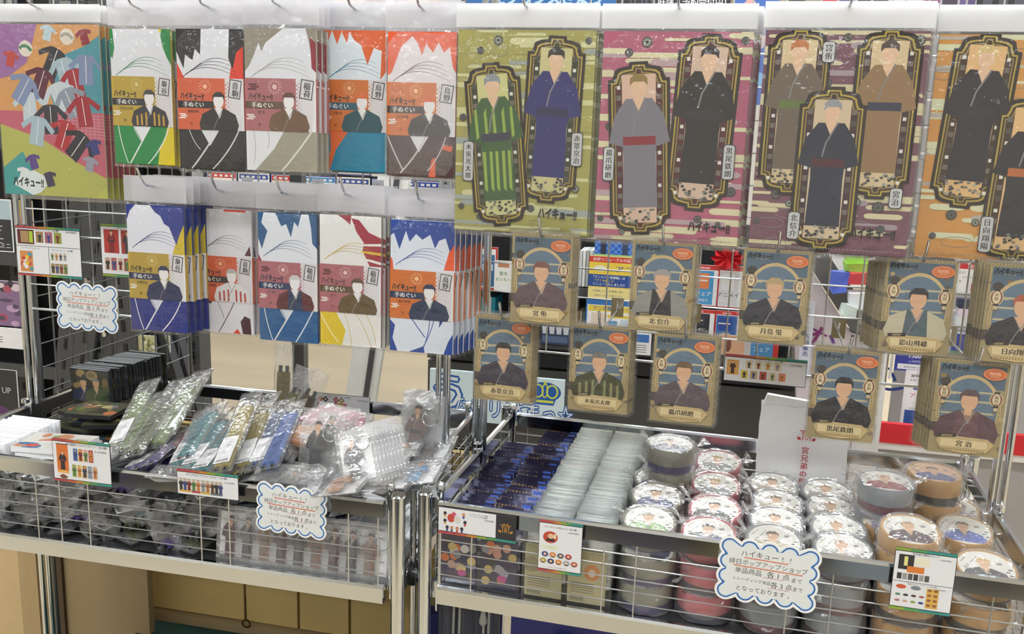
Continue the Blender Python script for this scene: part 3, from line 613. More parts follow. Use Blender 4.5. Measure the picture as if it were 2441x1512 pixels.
# ---- posters glimpsed above the goods
def posters():
    Y = 3.9
    def p1(a, w, h): a.rect(0, 0, w, h, '#f3bd2e'); a.layer(); a.text('予約', w*.5, h*.35, h*.36, '#2c3ba0', bold=.05)
    card('reservation_poster', 345, -60, 440, 26, Y, p1, 'yellow poster with blue lettering above the first towels', 'poster')
    def p2(a, w, h): a.rect(0, 0, w, h, '#f2b63a'); a.layer(); a.text('FOREVER ORDERS', w*.5, h*.25, h*.22, '#8d4f9a', bold=.02)
    card('orange_poster', 790, -50, 1062, 24, Y, p2, 'orange poster with purple letters above the orange towel', 'poster')
    def p3(a, w, h):
        a.rect(0, 0, w, h, '#2c6db0'); a.layer()
        a.text('うたプリンスさまっ', w*.5, h*.34, h*.42, '#bfe0f2', bold=.05)
    card('blue_poster', 1112, -60, 1470, 24, Y+.02, p3, 'blue poster with large outlined white lettering above the green file', 'poster')
    def p4(a, w, h): a.rect(0, 0, w, h, '#241f24'); a.layer(); a.text('『CITY』', w*.2, h*.42, h*.42, '#6b5f78', bold=.02); a.text('好評ご予約受付中！！', w*.68, h*.42, h*.42, '#f0f0f0', bold=.02, sx=.8)
    card('black_ribbon_poster', 1487, -30, 1742, 30, Y-.1, p4, 'black strip poster with white lettering above the pink file', 'poster')
    def p5(a, w, h):
        a.rect(0, 0, w, h, '#3c66b4'); a.layer(); a.oval(w*.35, h*.7, w*.2, h*.12, '#d9a29c'); a.rect(0, 0, w, h*.35, '#2c5fb0'); a.oval(w*.6, h*.2, w*.25, h*.06, '#7fb4e0'); a.oval(w*.5, h*.5, w*.3, h*.08, '#c9b7b4')
    card('tall_poster', 1745, -60, 1850, 250, Y-.15, p5, 'tall blue and pink poster between the pink and mauve files', 'poster')
    def p6(a, w, h):
        a.rect(0, 0, w, h, '#b9b4ba'); a.layer(); random.seed(9)
        for i in range(9): a.rect(w*i/9+.004, h*.1, w*(i+1)/9-.004, h*.9, random.choice(['#8a4a78', '#d9d2d6', '#4a3f52', '#c43a4a', '#6a5a8a']))
    card('comic_poster', 1960, -60, 2330, 30, Y-.1, p6, 'poster of small coloured panels above the mauve file', 'poster')
    card('dark_poster', 2330, -60, 2520, 40, Y-.12, lambda a, w, h: (a.rect(0, 0, w, h, '#2b2a30'), a.layer(), [a.rect(w*(.08+.2*i), h*.1, w*(.2+.2*i), h*.9, '#5a5560') for i in range(5)]), 'dark poster above the orange file at the right edge', 'poster')
    # fixtures holding them
    t = thing('poster_rack', 'grey slotted wall rack behind the row of posters', 'rack', (0, 0, 0))
    for x in (250, 700, 1090, 1475, 1900, 2300): 
        c = at(x, 0, Y+.12); obm('upright', MB().box(c.x, Y+.14, 1.35, .06, .05, 2.7), DGREY, t)
    p = at(200, 0, Y); q = at(2500, 0, Y); obm('rail', MB().box((p.x+q.x)/2, Y+.1, at(1220, -70, Y).z, q.x-p.x, .03, .03), DGREY, t)
posters()

# ---- added low black block across the aisle, out of view, to darken chrome reflections
def aisle():
    t = thing('shelf_unit', 'low black block added out of view for dark reflections in the chrome rails', 'shelf', (-.7, -.35, 0))
    obm('reflection_block', MB().box(0, -.28, .22, 3.4, .5, .44), BLACK, t)
    for z in (.2, .4): obm('shelf', MB().box(0, -.02, z, 3.4, .1, .02), DGREY, t)
    for i, (x, w, c, n) in enumerate(((-1.6, .35, '#2a2c5a', 'dark blue'), (-.75, .3, '#4a4238', 'brown'), (.0, .22, '#9aa2a8', 'pale grey'), (.42, .25, '#26264a', 'navy'), (.75, .2, '#6a6230', 'olive'), (1.2, .3, '#8a9aa8', 'grey blue'))):
        o = obm('stock_box', MB().box(0, 0, .11, w, .08, .22), mat('stock_'+c[1:], c, .5), None, (-.7+x, -.29, .001)); tag(o, n+' box added out of view to colour the chrome reflections', 'box')  # boxes added out of view as colour patches for the rails to reflect
aisle()
# ------------------------------------------------------------------ wagons: W1 in world axes, W2 turned by A2 (children use the wagon's own x, y)
RZ = .85
def wagon(label, x0, x1, y0, y1, rot, front_v, mesh_lab):
    t = thing('display_wagon', label, 'wagon', (0, 0, 0), (0, 0, rot)); H = RZ
    for (x, y) in ((x0, y0), (x1, y0), (x0, y1), (x1, y1)):
        xo = x + (.012 if x == x1 else -.012); yo = y - .0 if y == y0 else y
        p = obm('corner_post', MB().lathe([(.0115, 0), (.0115, H+.008), (.0125, H+.009), (.0125, H+.012), (.011, H+.014)], 18), CHROME, t, (xo, yo, 0))
        obm('post_cap', MB().lathe([(.0095, 0), (.0105, .003)], 16), mat('cap_grey', '#8b8d8e', .3, 1.0), p, (0, 0, H+.0135))
        ix = x - .008*(1 if x == x1 else -1)
        obm('inner_post', MB().lathe([(.006, 0), (.006, .175), (.0075, .177), (.0075, .185), (.005, .19)], 12), CHROME, t, (ix if x == x0 else ix, y+(.02 if y == y0 else -.02), H-.165))
    def bar(name, a, b, z, h, th):
        a = Vector(a); b = Vector(b); c = (a+b)/2; L = (b-a).length; ang = math.atan2((b-a).y, (b-a).x)
        mb = MB(); prof = [(-th/2, -h/2), (th/2, -h/2), (th/2, h/2-.004), (th/4, h/2), (-th/4, h/2), (-th/2, h/2-.004)]
        vs = [(sx*L/2, y, z_) for sx in (-1, 1) for y, z_ in prof]; n = len(prof)
        mb.add(vs, [(i, (i+1) % n, n+(i+1) % n, n+i) for i in range(n)] + [tuple(range(n-1, -1, -1)), tuple(range(n, 2*n))])
        return obm(name, mb, CHROME, t, (c.x, c.y, z), (0, 0, ang), smooth=.3)
    g = .012
    sides = [((x0+g, y0), (x1-g, y0)), ((x0+g, y1), (x1-g, y1)), ((x0, y0+g), (x0, y1-g)), ((x1, y0+g), (x1, y1-g))]
    for a, b in sides:
        bar('top_rail', a, b, H-.013, .028, .012); bar('lower_rail', a, b, H-.164, .030, .014)
    # wires
    for k in range(5):
        z = H - .046 - .0205*k
        for si, (a, b) in enumerate(sides):
            rod('wire', (a[0], a[1], z), (b[0], b[1], z), .0011, WIRE, t, 6)
    for x in front_v:
        rod('wire', (x, y0-.002, H-.15), (x, y0-.002, H-.027), .0012, WIRE, t, 6); rod('wire', (x+.02, y1+.002, H-.15), (x+.02, y1+.002, H-.027), .0012, WIRE, t, 6)
    for y in (y0+.1, y0+.16, y0+.36, y0+.42):
        for x in (x0, x1): rod('wire', (x, y, H-.15), (x, y, H-.027), .0012, WIRE, t, 6)
    obm('base_plate', MB().box((x0+x1)/2, (y0+y1)/2, H-.155, x1-x0-.02, y1-y0-.02, .004), mat('base_steel', '#8a8c8e', .3, .9), t)
    ym = (y0+y1)/2
    for x in (x0, x1):     # the twin uprights that carry the mesh go down to the floor
        for d in (-.011, .011): rod('mesh_post_foot', (x, ym+.02+d, 0.01), (x, ym+.02+d, H-.17), .006, CHROME, t, 10)
        cl = obm('clamp', MB().box(x, ym+.02, H-.02, .016, .03, .05), CHROME, t); obm('clamp_screw', MB().lathe([(.004, 0), (.008, .002), (.008, .009), (.004, .012)], 12), CHROME, cl, (x, ym-.002, H+.006))
    for x, y in ((x0, y0), (x1, y0), (x0, y1), (x1, y1)):
        cw = obm('caster', MB().cyl((x-.012, y+.0, .035), (x+.012, y, .035), .033, 16), BLACK, t)
    return t
w1 = wagon('chrome wire wagon holding cloth scrolls, cases and key rings', -1.385, -.48, 1.345, 1.87, 0, (-1.15, -1.102, -1.044, -.825, -.771, -.554, -.502), '')
w2 = wagon('chrome wire wagon holding foil packs and round boxes', -.471, .439, 1.354, 1.87, A2, (-.455, -.401, -.183, -.132, .098, .16, .377), '')

def net(label, x0, x1, y, z0, z1, dx, dz, xs, rot):
    t = thing('wire_mesh', label, 'wire mesh', (0, 0, 0), (0, 0, rot))
    for x in (x0, x1):
        for d in (-.009, .009): rod('mesh_post', (x+d, y, RZ-.0), (x+d, y, z1+.05), .0055, CHROME, t, 10)
        rod('mesh_post', (x, y+.012, RZ), (x, y+.012, z1+.05), .004, CHROME, t, 8)
    k = 0; z = z0
    while z < z1: rod('wire', (x0+.01, y, z), (x1-.01, y, z), .0026 if k == 0 else .0015, WIRE, t, 6); z += dz; k += 1
    x = xs
    while x > x0+.02: rod('wire', (x, y+.003, z0-.004), (x, y+.003, z1), .0015, WIRE, t, 6); x -= dx
    x = xs+dx
    while x < x1-.02: rod('wire', (x, y+.003, z0-.004), (x, y+.003, z1), .0015, WIRE, t, 6); x += dx
    return t
NY1, NY2 = 1.63, 1.62
net('chrome wire mesh standing on the wagon of cloth scrolls', -1.385, -.48, NY1, 1.056, 1.95, .053, .052, -1.226, 0)
net('chrome wire mesh standing on the wagon of round boxes', -.471, .435, NY2, 1.053, 1.95, .0535, .0535, -.027, A2)
sm = thing('wire_mesh', 'grey wire mesh running back from the left chrome post', 'wire mesh')
z = .815
while z < 1.95: rod('wire', (-1.388, 1.655, z), (-1.388, 2.24, z), .0018, mat('grey_wire', '#77797c', .35, .9), sm, 6); z += .052
y = 1.66
while y < 2.25: rod('wire', (-1.392, y, .80), (-1.392, y, 1.95), .0018, MATS['grey_wire'], sm, 6); y += .053
for y in (1.66, 2.24): rod('leg', (-1.39, y, .01), (-1.39, y, 1.95), .006, MATS['grey_wire'], sm, 8)

# below the wagons
tan = mat('tan_board', '#cdb173', .6, 0, .05); br = mat('brown_board', '#9c8763', .6, 0, .05); gr = mat('dark_green_sheet', '#123d38', .8)
def lower():
    t = thing('partition', 'tan board partition with dark joints under the left wagon', 'partition'); Y = 1.90
    xs = [at(345, 1400, Y).x] + [at(x, 1450, Y).x for x in (584, 711, 833)] + [-.49]
    zb = at(650, 1490, Y).z; zt = .74
    for a, b in zip(xs, xs[1:]): obm('panel', MB().box((a+b)/2, Y+.01, (zb+zt)/2, b-a-.007, .018, zt-zb), tan, t)
    obm('backing', MB().box((xs[0]+xs[-1])/2, Y+.028, .38, xs[-1]-xs[0], .012, .74), mat('joint_brown', '#3d3118', .8), t)
    obm('lower_strip', MB().box((xs[0]+xs[-1])/2, Y+.0, zb-.04, xs[-1]-xs[0], .03, .075), br, t)
    c = at(587, 1487, Y-.02); mb = MB().ring((0, 0, 0), .010, .0022, 16, 6); o = obm('pull_ring', mb, mat('brass', '#8c7648', .35, 1.0), t, c)
    rod('pull_cord', c+Vector((0, 0, .01)), c+Vector((0, 0, .075)), .0016, MATS['brass'], t, 6)
    t2 = thing('partition', 'brown board with an edge trim between the left wagon legs', 'partition')
    p = at(150, 1400, 1.80); q = at(352, 1400, 1.80); obm('panel', MB().box((p.x+q.x)/2, 1.81, .37, q.x-p.x, .02, .72), br, t2); obm('edge_trim', MB().box(p.x, 1.797, .37, .012, .012, .72), mat('dark_trim', '#4b3a28', .5), t2)
    t3 = thing('partition', 'tan board beyond the left wagon at the left edge', 'partition')
    p = at(-120, 1400, 1.78); q = at(100, 1400, 1.78); obm('panel', MB().box((p.x+q.x)/2, 1.79, .38, q.x-p.x, .02, .74), mat('tan_board_light', '#cfb488', .6), t3); obm('edge_trim', MB().box(q.x-.03, 1.777, .38, .05, .01, .74), mat('tan_dark_trim', '#b59c72', .6), t3)  # trim strip in a darker tan than its panel
    tag(obm('floor_sheet', MB().box(-.95, 1.55, .006, 1.0, .9, .008), gr), 'dark green sheet on the floor under the left wagon', 'mat')
    tag(obm('deck_board', MB().box(-.86, 1.615, at(400, 1486, 1.86).z-.006, .86, .5, .012), gr), 'dark green shelf board low under the left wagon', 'shelf board')
    # right wagon: navy box, grey cloth with cords
    navy = mat('navy_box', '#23286e', .5)
    t = thing('storage_box', 'navy blue box under the wagon of round boxes', 'box', W2(0, 0, 0), (0, 0, A2)); p = at2(1215, 1480, 1.45)
    obm('front_face', MB().box((p.x+.42)/2, 1.47, .33, .42-p.x, .02, .64), navy, t); obm('side_face', MB().box(p.x+.01, 1.62, .33, .02, .28, .64), navy, t); obm('back_face', MB().box((p.x+.42)/2, 1.77, .33, .42-p.x, .02, .64), navy, t)
    c = at2(1345, 1530, 1.455); obm('handle', MB().prism([(-.03, -.03), (-.02, .006), (-.005, .012), (.03, .0), (.05, -.03)], -.01, .0), BLACK, t, c)
    t = thing('hanging_cloth', 'grey cloth cover with white cords under the right wagon', 'cloth', W2(0, 0, 0), (0, 0, A2)); random.seed(4)
    x0 = at2(1045, 1450, 1.5).x; x1 = at2(1190, 1450, 1.5).x; mb = MB(); n = 24; pts = []
    for i in range(n+1):
        x = x0 + (x1-x0)*i/n; y = 1.50+.010*math.sin(i*1.1)+.006*math.sin(i*2.3)
        pts += [(x, y, .66), (x, y+.003, .35), (x, y, .03)]
    mb.add(pts, [(3*i+k, 3*i+3+k, 3*i+4+k, 3*i+1+k) for i in range(n) for k in (0, 1)])
    obm('cloth', mb, mat('grey_cloth', '#5a5c68', .9), t, smooth=3)
    for x in (1078, 1092, 1150, 1162): c = at2(x, 1450, 1.48); rod('cord', (c.x, 1.48, .25), (c.x+.004, 1.48, .66), .0025, mat('cord_white', '#a9a8a4', .8), t, 6)
    c = at2(1152, 1470, 1.475); obm('cord_knot', MB().lathe([(.002, -.02), (.008, -.012), (.006, 0), (.003, .014)], 10), MATS['cord_white'], t, (c.x, 1.475, c.z))
    k = thing('wheel_cap', 'black round knob on a chrome bracket between the two wagons', 'knob'); c = at(985, 1365, 1.40)
    obm('disc', MB().cyl(c+Vector((-.004, 0, 0)), c+Vector((.004, 0, 0)), .022, 24), BLACK, k); obm('hub', MB().cyl(c+Vector((-.010, 0, 0)), c+Vector((.010, 0, 0)), .008, 16), CHROME, k); rod('bracket', c+Vector((0, 0, -.2)), c+Vector((0, 0, .15)), .005, CHROME, k)
    tag(obm('navy_bag', MB().box(.0, .0, .0, .10, .03, .2), mat('navy_cloth', '#1b2058', .8), None, at(1075, 1440, 1.62)+Vector((0, 0, -.12)), (0, .05, 0)), 'navy cloth bag hanging behind the grey cloth', 'bag')
lower()

# ------------------------------------------------------------------ hooks
HOOK = {}
def hook(px, y_net, z, length, label, rot=0.0, two=False):
    """steel hook from the mesh out towards the shopper; px = x on the mesh plane"""
    key = round(length, 2)
    if key not in HOOK:
        mb = MB(); mb.tube([(0, .004, .018), (0, -.003, .014), (0, -.004, 0), (0, -.02, -.002), (0, -length*.8, -.002), (0, -length, .004), (0, -length-.012, .016), (0, -length-.022, .034)], .0021, 8)
        HOOK[key] = mb.mesh('hook', CHROME, 1.2)
        mb = MB(); mb.box(0, -.003, .004, .022, .003, .034); HOOK[(key, 1)] = mb.mesh('bracket', CHROME, .5)
    loc = W2(px, y_net, z) if two else (px, y_net, z)
    o = ob('wire_hook', HOOK[key], None, loc, (0, 0, A2 if two else rot)); tag(o, label, 'hook'); ob('bracket', HOOK[(key, 1)], o)
    return o

# ------------------------------------------------------------------ film sheets
def pouch(w, h, d, nx=6, nz=10, amp=.0012, seed=0, x0=0.0, z0=0.0):
    """closed plastic pouch: front and back sheets, corner at x0,z0, centred on y=0"""
    random.seed(seed); mb = MB(); vs = []; fs = []
    for side in (-1, 1):
        b = len(vs)
        for j in range(nz+1):
            for i in range(nx+1):
                e = min(i, nx-i, j, nz-j); y = side*(d/2*(1 if e else .15)) + (random.uniform(-amp, amp) if e else 0)
                vs.append((x0+w*i/nx, y, z0+h*j/nz))
        for j in range(nz):
            for i in range(nx):
                q = (b+j*(nx+1)+i, b+j*(nx+1)+i+1, b+(j+1)*(nx+1)+i+1, b+(j+1)*(nx+1)+i); fs.append(q if side < 0 else q[::-1])
    return mb.add(vs, fs)

# ------------------------------------------------------------------ towels
def title(a, x, z, h, col='#1c1a1c', al='c'):
    a.text('ハイキュー!!', x, z, h, col, al, bold=.05, sx=.62, ang=-2)
def cloudmark(a, x, z, s, col):
    for dx, dz, l in ((0, .5, 1), (.35, 0, 1), (-.1, -.5, 1)): a.rect(x+dx*s*.6, z+dz*s*.5, x+dx*s*.6+l*s, z+dz*s*.5+s*.17, col)
def seal(a, x, z, s, t, col='#26262b', fill=None, ang=-8):
    a.push(x, z, ang)
    if fill: a.rect(-s*.42, -s*.6, s*.42, s*.6, fill); a.layer()
    a.frame(-s*.45, -s*.62, s*.45, s*.62, s*.06, col); a.text(t[0], 0, s*.22, s*.5, col, bold=.03)
    if len(t) > 1: a.text(t[1], s*.05, -s*.28, s*.5, col, bold=.03)
    a.pop()
def burst(a, x, z, r, col):
    a.oval(x, z, r*.25, r*.25, col, 10)
    for i in range(14):
        t = i*math.pi/7; a.line([(x+r*.45*math.cos(t), z+r*.45*math.sin(t)), (x+r*.75*math.cos(t), z+r*.75*math.sin(t))], r*.06, col)
def band_art(w, h, sp):
    a = Art(); L, R = sp['band'], '#d9d6d8'
    a.rect(0, 0, w, h, R); a.layer(); a.rect(0, 0, w*.72, h, L)
    for j in range(12):
        for i in range(3): a.oval(w*(.735+.03*i), h*(.05+.075*j+(.037 if i % 2 else 0)), w*.011*(1-.25*i), w*.011*(1-.25*i), L, 8)
    a.layer(); a.rect(0, h*.42, w*.55, h*.56, sp['strip']); burst(a, w*.42, h*.84, w*.13, sp.get('lite', '#ecd9c4'))
    cloudmark(a, w*.02, h*.25, w*.1, '#eee6dc'); cloudmark(a, w*.05, h*.82, w*.12, sp.get('mark', L)); 
    a.layer(); title(a, w*.22, h*.65, h*.15, sp.get('ink', '#1c1a1c')); a.text('手ぬぐい', w*.24, h*.49, h*.115, '#f4f2ee', bold=.03)
    a.text(sp['name'], w*.23, h*.355, h*.062, sp.get('ink', '#1c1a1c'))
    seal(a, w*.87, h*.80, w*.2, sp['school'], '#2a2a2e'); a.text('*', w*.2, h*.1, h*.15, sp.get('ink', '#3a2a22'))
    robe_bust(a, w*.62, 0, h*.86, sp['robe'], sp['cap'], '#e9e6e6', sp.get('rstripe'), None, sp.get('coat'))
    return a.clipbox(0, 0, w, h)
def towel_art(w, h, sp):
    """plain colour masses and folded-collar print; no portrait"""
    a = Art(); g = sp.get('ground', '#dcdde3'); a.rect(0, 0, w, h, g); a.layer()
    def P(pts): return [(x*w, z*h) for x, z in pts]
    if 'side' in sp: a.poly(P(sp['side'][0]), sp['side'][1]); a.layer()
    for pts, c in sp['top']: a.poly(P(pts), c); a.layer()
    for k in range(4): a.curve((w*(.08+.06*k), h*(.66+.02*k)), (w*(.38+.05*k), h*(.80+.015*k)), (w*(.92-.03*k), h*(.665+.035*k)), .010*w, sp['ink2'], 8, .004*w)
    a.layer()
    for pts, c in sp['low']: a.poly(P(pts), c); a.layer()
    for p0, p1, p2, ww, c in sp.get('lowl', []): a.curve((p0[0]*w, p0[1]*h), (p1[0]*w, p1[1]*h), (p2[0]*w, p2[1]*h), ww*w, c, 8)
    return a.clipbox(0, 0, w, h)
collar = lambda base, w='#e6e6ea': [([(0, 0), (1, 0), (1, .32), (0, .32)], base), ([(.30, .32), (.66, .32), (.47, .17)], w)]
cl_l = [((.66, .32), (.5, .2), (.25, 0), .022, '#e9e6e4'), ((.30, .32), (.38, .22), (.46, .17), .016, '#c9c9c9'), ((.07, .31), (.10, .15), (.22, .0), .014, '#e9e6e4'), ((.93, .3), (.85, .15), (.55, 0), .018, '#e9e6e4')]
fringe = lambda c, a=0, b=1, d=.86: ([(a, 1), (b, 1), (b, d), (b-(b-a)*.16, d+.05), (b-(b-a)*.24, d-.03), (b-(b-a)*.4, d+.05), (b-(b-a)*.55, d-.04), (b-(b-a)*.7, d+.06), (b-(b-a)*.82, d-.01), (a, d+.02)], c)
TOW = {
 'T1': dict(band='#b79a35', strip='#2b2a33', lite='#d9c98a', ink='#2a2418', name='木兎光太郎', school='梟谷', robe='#2b2a33', cap='#3b3a3c', rstripe='#c79a2e', ink2='#15803f',
   top=[([(0, 1), (.05, 1), (.07, .86), (.03, .78), (0, .8)], '#15803f'), ([(.86, 1), (1, 1), (1, .74), (.93, .8), (.88, .86), (.84, .95)], '#15803f'), ([(.80, 1), (.86, 1), (.84, .97)], '#e2cf2a')],
   low=collar('#138542') + [([(.72, 0), (1, 0), (1, .32), (.92, .32), (.86, .22), (.76, .12)], '#e0c81e')], lowl=cl_l, stack='#b5a22e'),
 'T2': dict(band='#cf5d38', strip='#24211f', lite='#f0b89c', name='黒尾鉄朗', school='音駒', robe='#232021', cap='#232021', ink2='#2a2728',
   side=([(.78, .64), (1, .64), (1, .98), (.84, .8)], '#dc3a22'), top=[([(0, 1), (.38, 1), (.36, .82), (.28, .86), (.24, .78), (.13, .82), (.1, .72), (0, .84)], '#232123'), ([(.8, 1), (1, 1), (1, .88), (.9, .84), (.84, .72), (.78, .8)], '#232123'), ([(0, .64), (.12, .64), (0, .76)], '#dc3a22')],
   low=collar('#232123', '#d9dade'), lowl=[((.62, .32), (.5, .2), (.18, 0), .022, '#d9d8d6'), ((.93, .31), (.8, .15), (.5, 0), .018, '#d9d8d6'), ((.14, .31), (.2, .2), (.32, .14), .012, '#c9c9c9')], stack='#222'+'222'),
 'T3': dict(band='#a8656a', strip='#5f4634', lite='#e6c3bb', ink='#4a2a2a', mark='#5a2430', name='宮 侑', school='稲荷', robe='#6b4e36', cap='#5c3b2c', coat=None, ink2='#a3a29e',
   top=[([(0, 1), (.55, 1), (.4, .94), (.3, .9), (.24, .84), (.2, .9), (.12, .8), (.06, .74), (0, .7)], '#8f8778'), ([(.86, 1), (1, 1), (1, .72), (.96, .76), (.9, .92)], '#8f8778'), ([(.92, .94), (1, .9), (1, .7), (.94, .73)], '#8c2338')],
   low=[([(0, 0), (1, 0), (1, .32), (0, .32)], '#dedfe2'), ([(.12, 0), (1, 0), (1, .32), (.58, .32), (.4, .16)], '#9b9684')], lowl=[((.95, .3), (.75, .15), (.5, 0), .02, '#e3e1da'), ((.1, .3), (.16, .15), (.1, .05), .008, '#9a9a98'), ((.3, .3), (.36, .22), (.3, .16), .008, '#9a9a98')], stack='#a8a396'),
 'T4': dict(band='#d07024', strip='#10586e', lite='#f2c893', name='月島 蛍', school='烏野', robe='#124b57', cap='#d8662c', ink2='#1d7c96', ground='#dfe9f0',
   top=[fringe('#e2611f', 0, .5, .94), ([(.4, 1), (1, 1), (1, .72), (.9, .66), (.92, .86), (.8, .88), (.7, .76), (.6, .9), (.5, .93)], '#e2611f')],
   low=[([(0, 0), (1, 0), (1, .32), (0, .32)], '#1380a3'), ([(0, .02), (.1, 0), (.2, .15), (.45, .32), (.1, .32), (.12, .15)], '#e06522'), ([(0, .1), (.1, .32), (0, .32)], '#bcd0dc')], lowl=[((.45, .28), (.55, .31), (.7, .3), .01, '#dfe6ea')], stack='#2a8094'),
 'T5': dict(band='#cf6e26', strip='#332326', lite='#f2c893', name='日向翔陽', school='烏野', robe='#242022', cap='#d9602a', ink2='#4a2426', ground='#e3dde0',
   top=[([(0, 1), (1, 1), (1, .72), (.95, .76), (.9, .9), (.82, .86), (.74, .93), (.66, .86), (.56, .92), (.5, .84), (.44, .92), (.36, .97), (.2, .9), (.06, .72), (0, .7)], '#e5551c')],
   low=collar('#43201f', '#e2e0e4') + [([(.62, 0), (.72, 0), (.72, .14), (.66, .12)], '#e0561c'), ([(.8, .2), (.95, .18), (.97, .22), (.82, .225)], '#e0561c')], lowl=[((.60, .31), (.45, .15), (.2, .02), .022, '#cfc9c6'), ((0, .28), (.12, .14), (.24, .04), .02, '#cfc9c6'), ((.88, .31), (.8, .15), (.6, .04), .014, '#cfc9c6')], stack='#4a2628'),
 'B1': dict(band='#b3963a', strip='#1c2550', lite='#d9c98a', ink='#2a2418', name='赤葦京治', school='梟谷', robe='#1a2450', cap='#1a2450', ink2='#1c2a72', ground='#dfe0ea',
   side=([(.78, .62), (1, .62), (1, .9), (.9, .78)], '#cdb41e'), top=[([(0, 1), (.16, 1), (.06, .95), (0, .88)], '#1a2e85'), ([(.42, 1), (1, 1), (1, .86), (.92, .78), (.86, .7), (.74, .84), (.66, .86), (.6, .92), (.5, .95)], '#1a2e85')],
   low=collar('#17277c', '#ced1e0'), lowl=cl_l, stack='#1c2a60'),
 'B2': dict(band='#cf5a36', strip='#2b2423', lite='#f0b89c', name='孤爪研磨', school='音駒', robe='#dfdcdc', cap='#b9b4ae', rstripe='#b8382c', ink2='#6b6566', ground='#e2e1e6',
   top=[([(.5, 1), (.9, 1), (.9, .985), (.5, .985)], '#e0482c'), ([(.86, .64), (.98, .64), (.96, .72)], '#5a2026')],
   low=[([(0, 0), (1, 0), (1, .32), (0, .32)], '#e2dfe4'), ([(.0, .05), (.08, .1), (.12, .32), (0, .32)], '#dd3a20'), ([(.14, .32), (.3, .32), (.22, .23), (.16, .24)], '#4a2226'), ([(.8, 0), (.96, 0), (.94, .13), (.84, .15), (.76, .1)], '#4a2226'), ([(.62, 0), (.76, 0), (.7, .04)], '#dd3a20'), ([(.84, .3), (.97, .3), (.9, .26)], '#dd3a20')], lowl=[((.7, .3), (.55, .15), (.35, 0), .016, '#5b4a4c'), ((.3, .3), (.4, .2), (.46, .12), .012, '#8a8486')], stack='#c9c3c6'),
 'B3': dict(band='#a8626a', strip='#1d3358', lite='#e6c3bb', ink='#1d2a48', mark='#5a2430', name='北 信介', school='稲荷', robe='#173055', cap='#c9c6c8', coat='#5a1f26', ink2='#28507c', ground='#dde0e8',
   top=[([(0, 1), (.1, 1), (.06, .92), (.16, .86), (.06, .72), (0, .8)], '#1f5484'), ([(.3, 1), (.74, 1), (.68, .9), (.62, .94), (.56, .82), (.48, .92), (.4, .9)], '#1f5484'), ([(.86, 1), (1, 1), (1, .74), (.92, .78), (.9, .9)], '#1f5484'), ([(0, .62), (.06, .62), (0, .68)], '#8c2338')],
   low=collar('#12568c', '#ced6de'), lowl=cl_l[:3] + [((.96, .3), (.82, .15), (.62, 0), .018, '#dfe6ea')], stack='#1a4a74'),
 'B4': dict(band='#a8626a', strip='#5a4426', lite='#e6c3bb', ink='#5a2f30', mark='#5a2430', name='宮 治', school='稲荷', robe='#5f4a26', cap='#5a4128', coat=None, ink2='#c2a11c', ground='#e3e2e0',
   top=[([(.3, 1), (.52, 1), (.5, .93), (.4, .97)], '#9b1c34'), ([(.52, .98), (.64, .97), (.8, .88), (1, .84), (1, .62), (.82, .62), (.7, .74), (.72, .8), (.6, .88)], '#9b1c34')] + [([(.68, .79-.05*i), (1, .80-.07*i), (1, .78-.07*i), (.68, .775-.05*i)], c) for i, c in ((0, '#e3e2e0'), (1, '#d9b52a'), (2, '#e3e2e0'))],
   low=[([(0, 0), (1, 0), (1, .32), (0, .32)], '#e3e1dc'), ([(0, 0), (.36, 0), (.42, .12), (.3, .22), (.2, .32), (0, .32)], '#dcbf1a')], lowl=[((0, .24), (.15, .1), (.3, .02), .014, '#f2ecd0'), ((.36, .3), (.5, .15), (.52, 0), .008, '#c9a828'), ((.52, .3), (.75, .15), (.85, 0), .008, '#c9a828'), ((.7, .3), (.9, .15), (.92, .02), .008, '#c9a828')], stack='#8a8178'),
 'B5': dict(band='#cf6d24', strip='#1c2c50', lite='#f2c893', name='影山飛雄', school='烏野', robe='#1c2c50', cap='#1a2c55', ink2='#1d3f96', ground='#dce3ee',
   side=([(.84, .64), (1, .64), (1, .96), (.95, .84)], '#e8551c'), top=[([(0, 1), (1, 1), (1, .84), (.93, .78), (.86, .88), (.76, .86), (.7, .8), (.62, .9), (.5, .86), (.4, .9), (.3, .84), (.24, .92), (.14, .78), (.05, .9), (0, .88)], '#1b4296'), ([(0, .62), (.05, .62), (.03, .7), (0, .72)], '#e8551c')],
   low=[([(0, 0), (1, 0), (1, .32), (0, .32)], '#dde3ee'), ([(0, 0), (.12, 0), (.04, .1), (.08, .2), (0, .24)], '#1b4296'), ([(.86, 0), (1, 0), (1, .16), (.93, .1)], '#1b4296'), ([(.8, .32), (.92, .32), (.78, .2)], '#1b4296'), ([(.3, 0), (.56, 0), (.54, .05)], '#1b4296')], lowl=[((.25, .32), (.4, .22), (.56, .12), .014, '#2a4a96'), ((.62, .31), (.66, .2), (.54, .04), .012, '#2a4a96'), ((.72, .31), (.68, .18), (.54, .05), .012, '#2a4a96')], stack='#d5dbe8'),
}
TH = .23
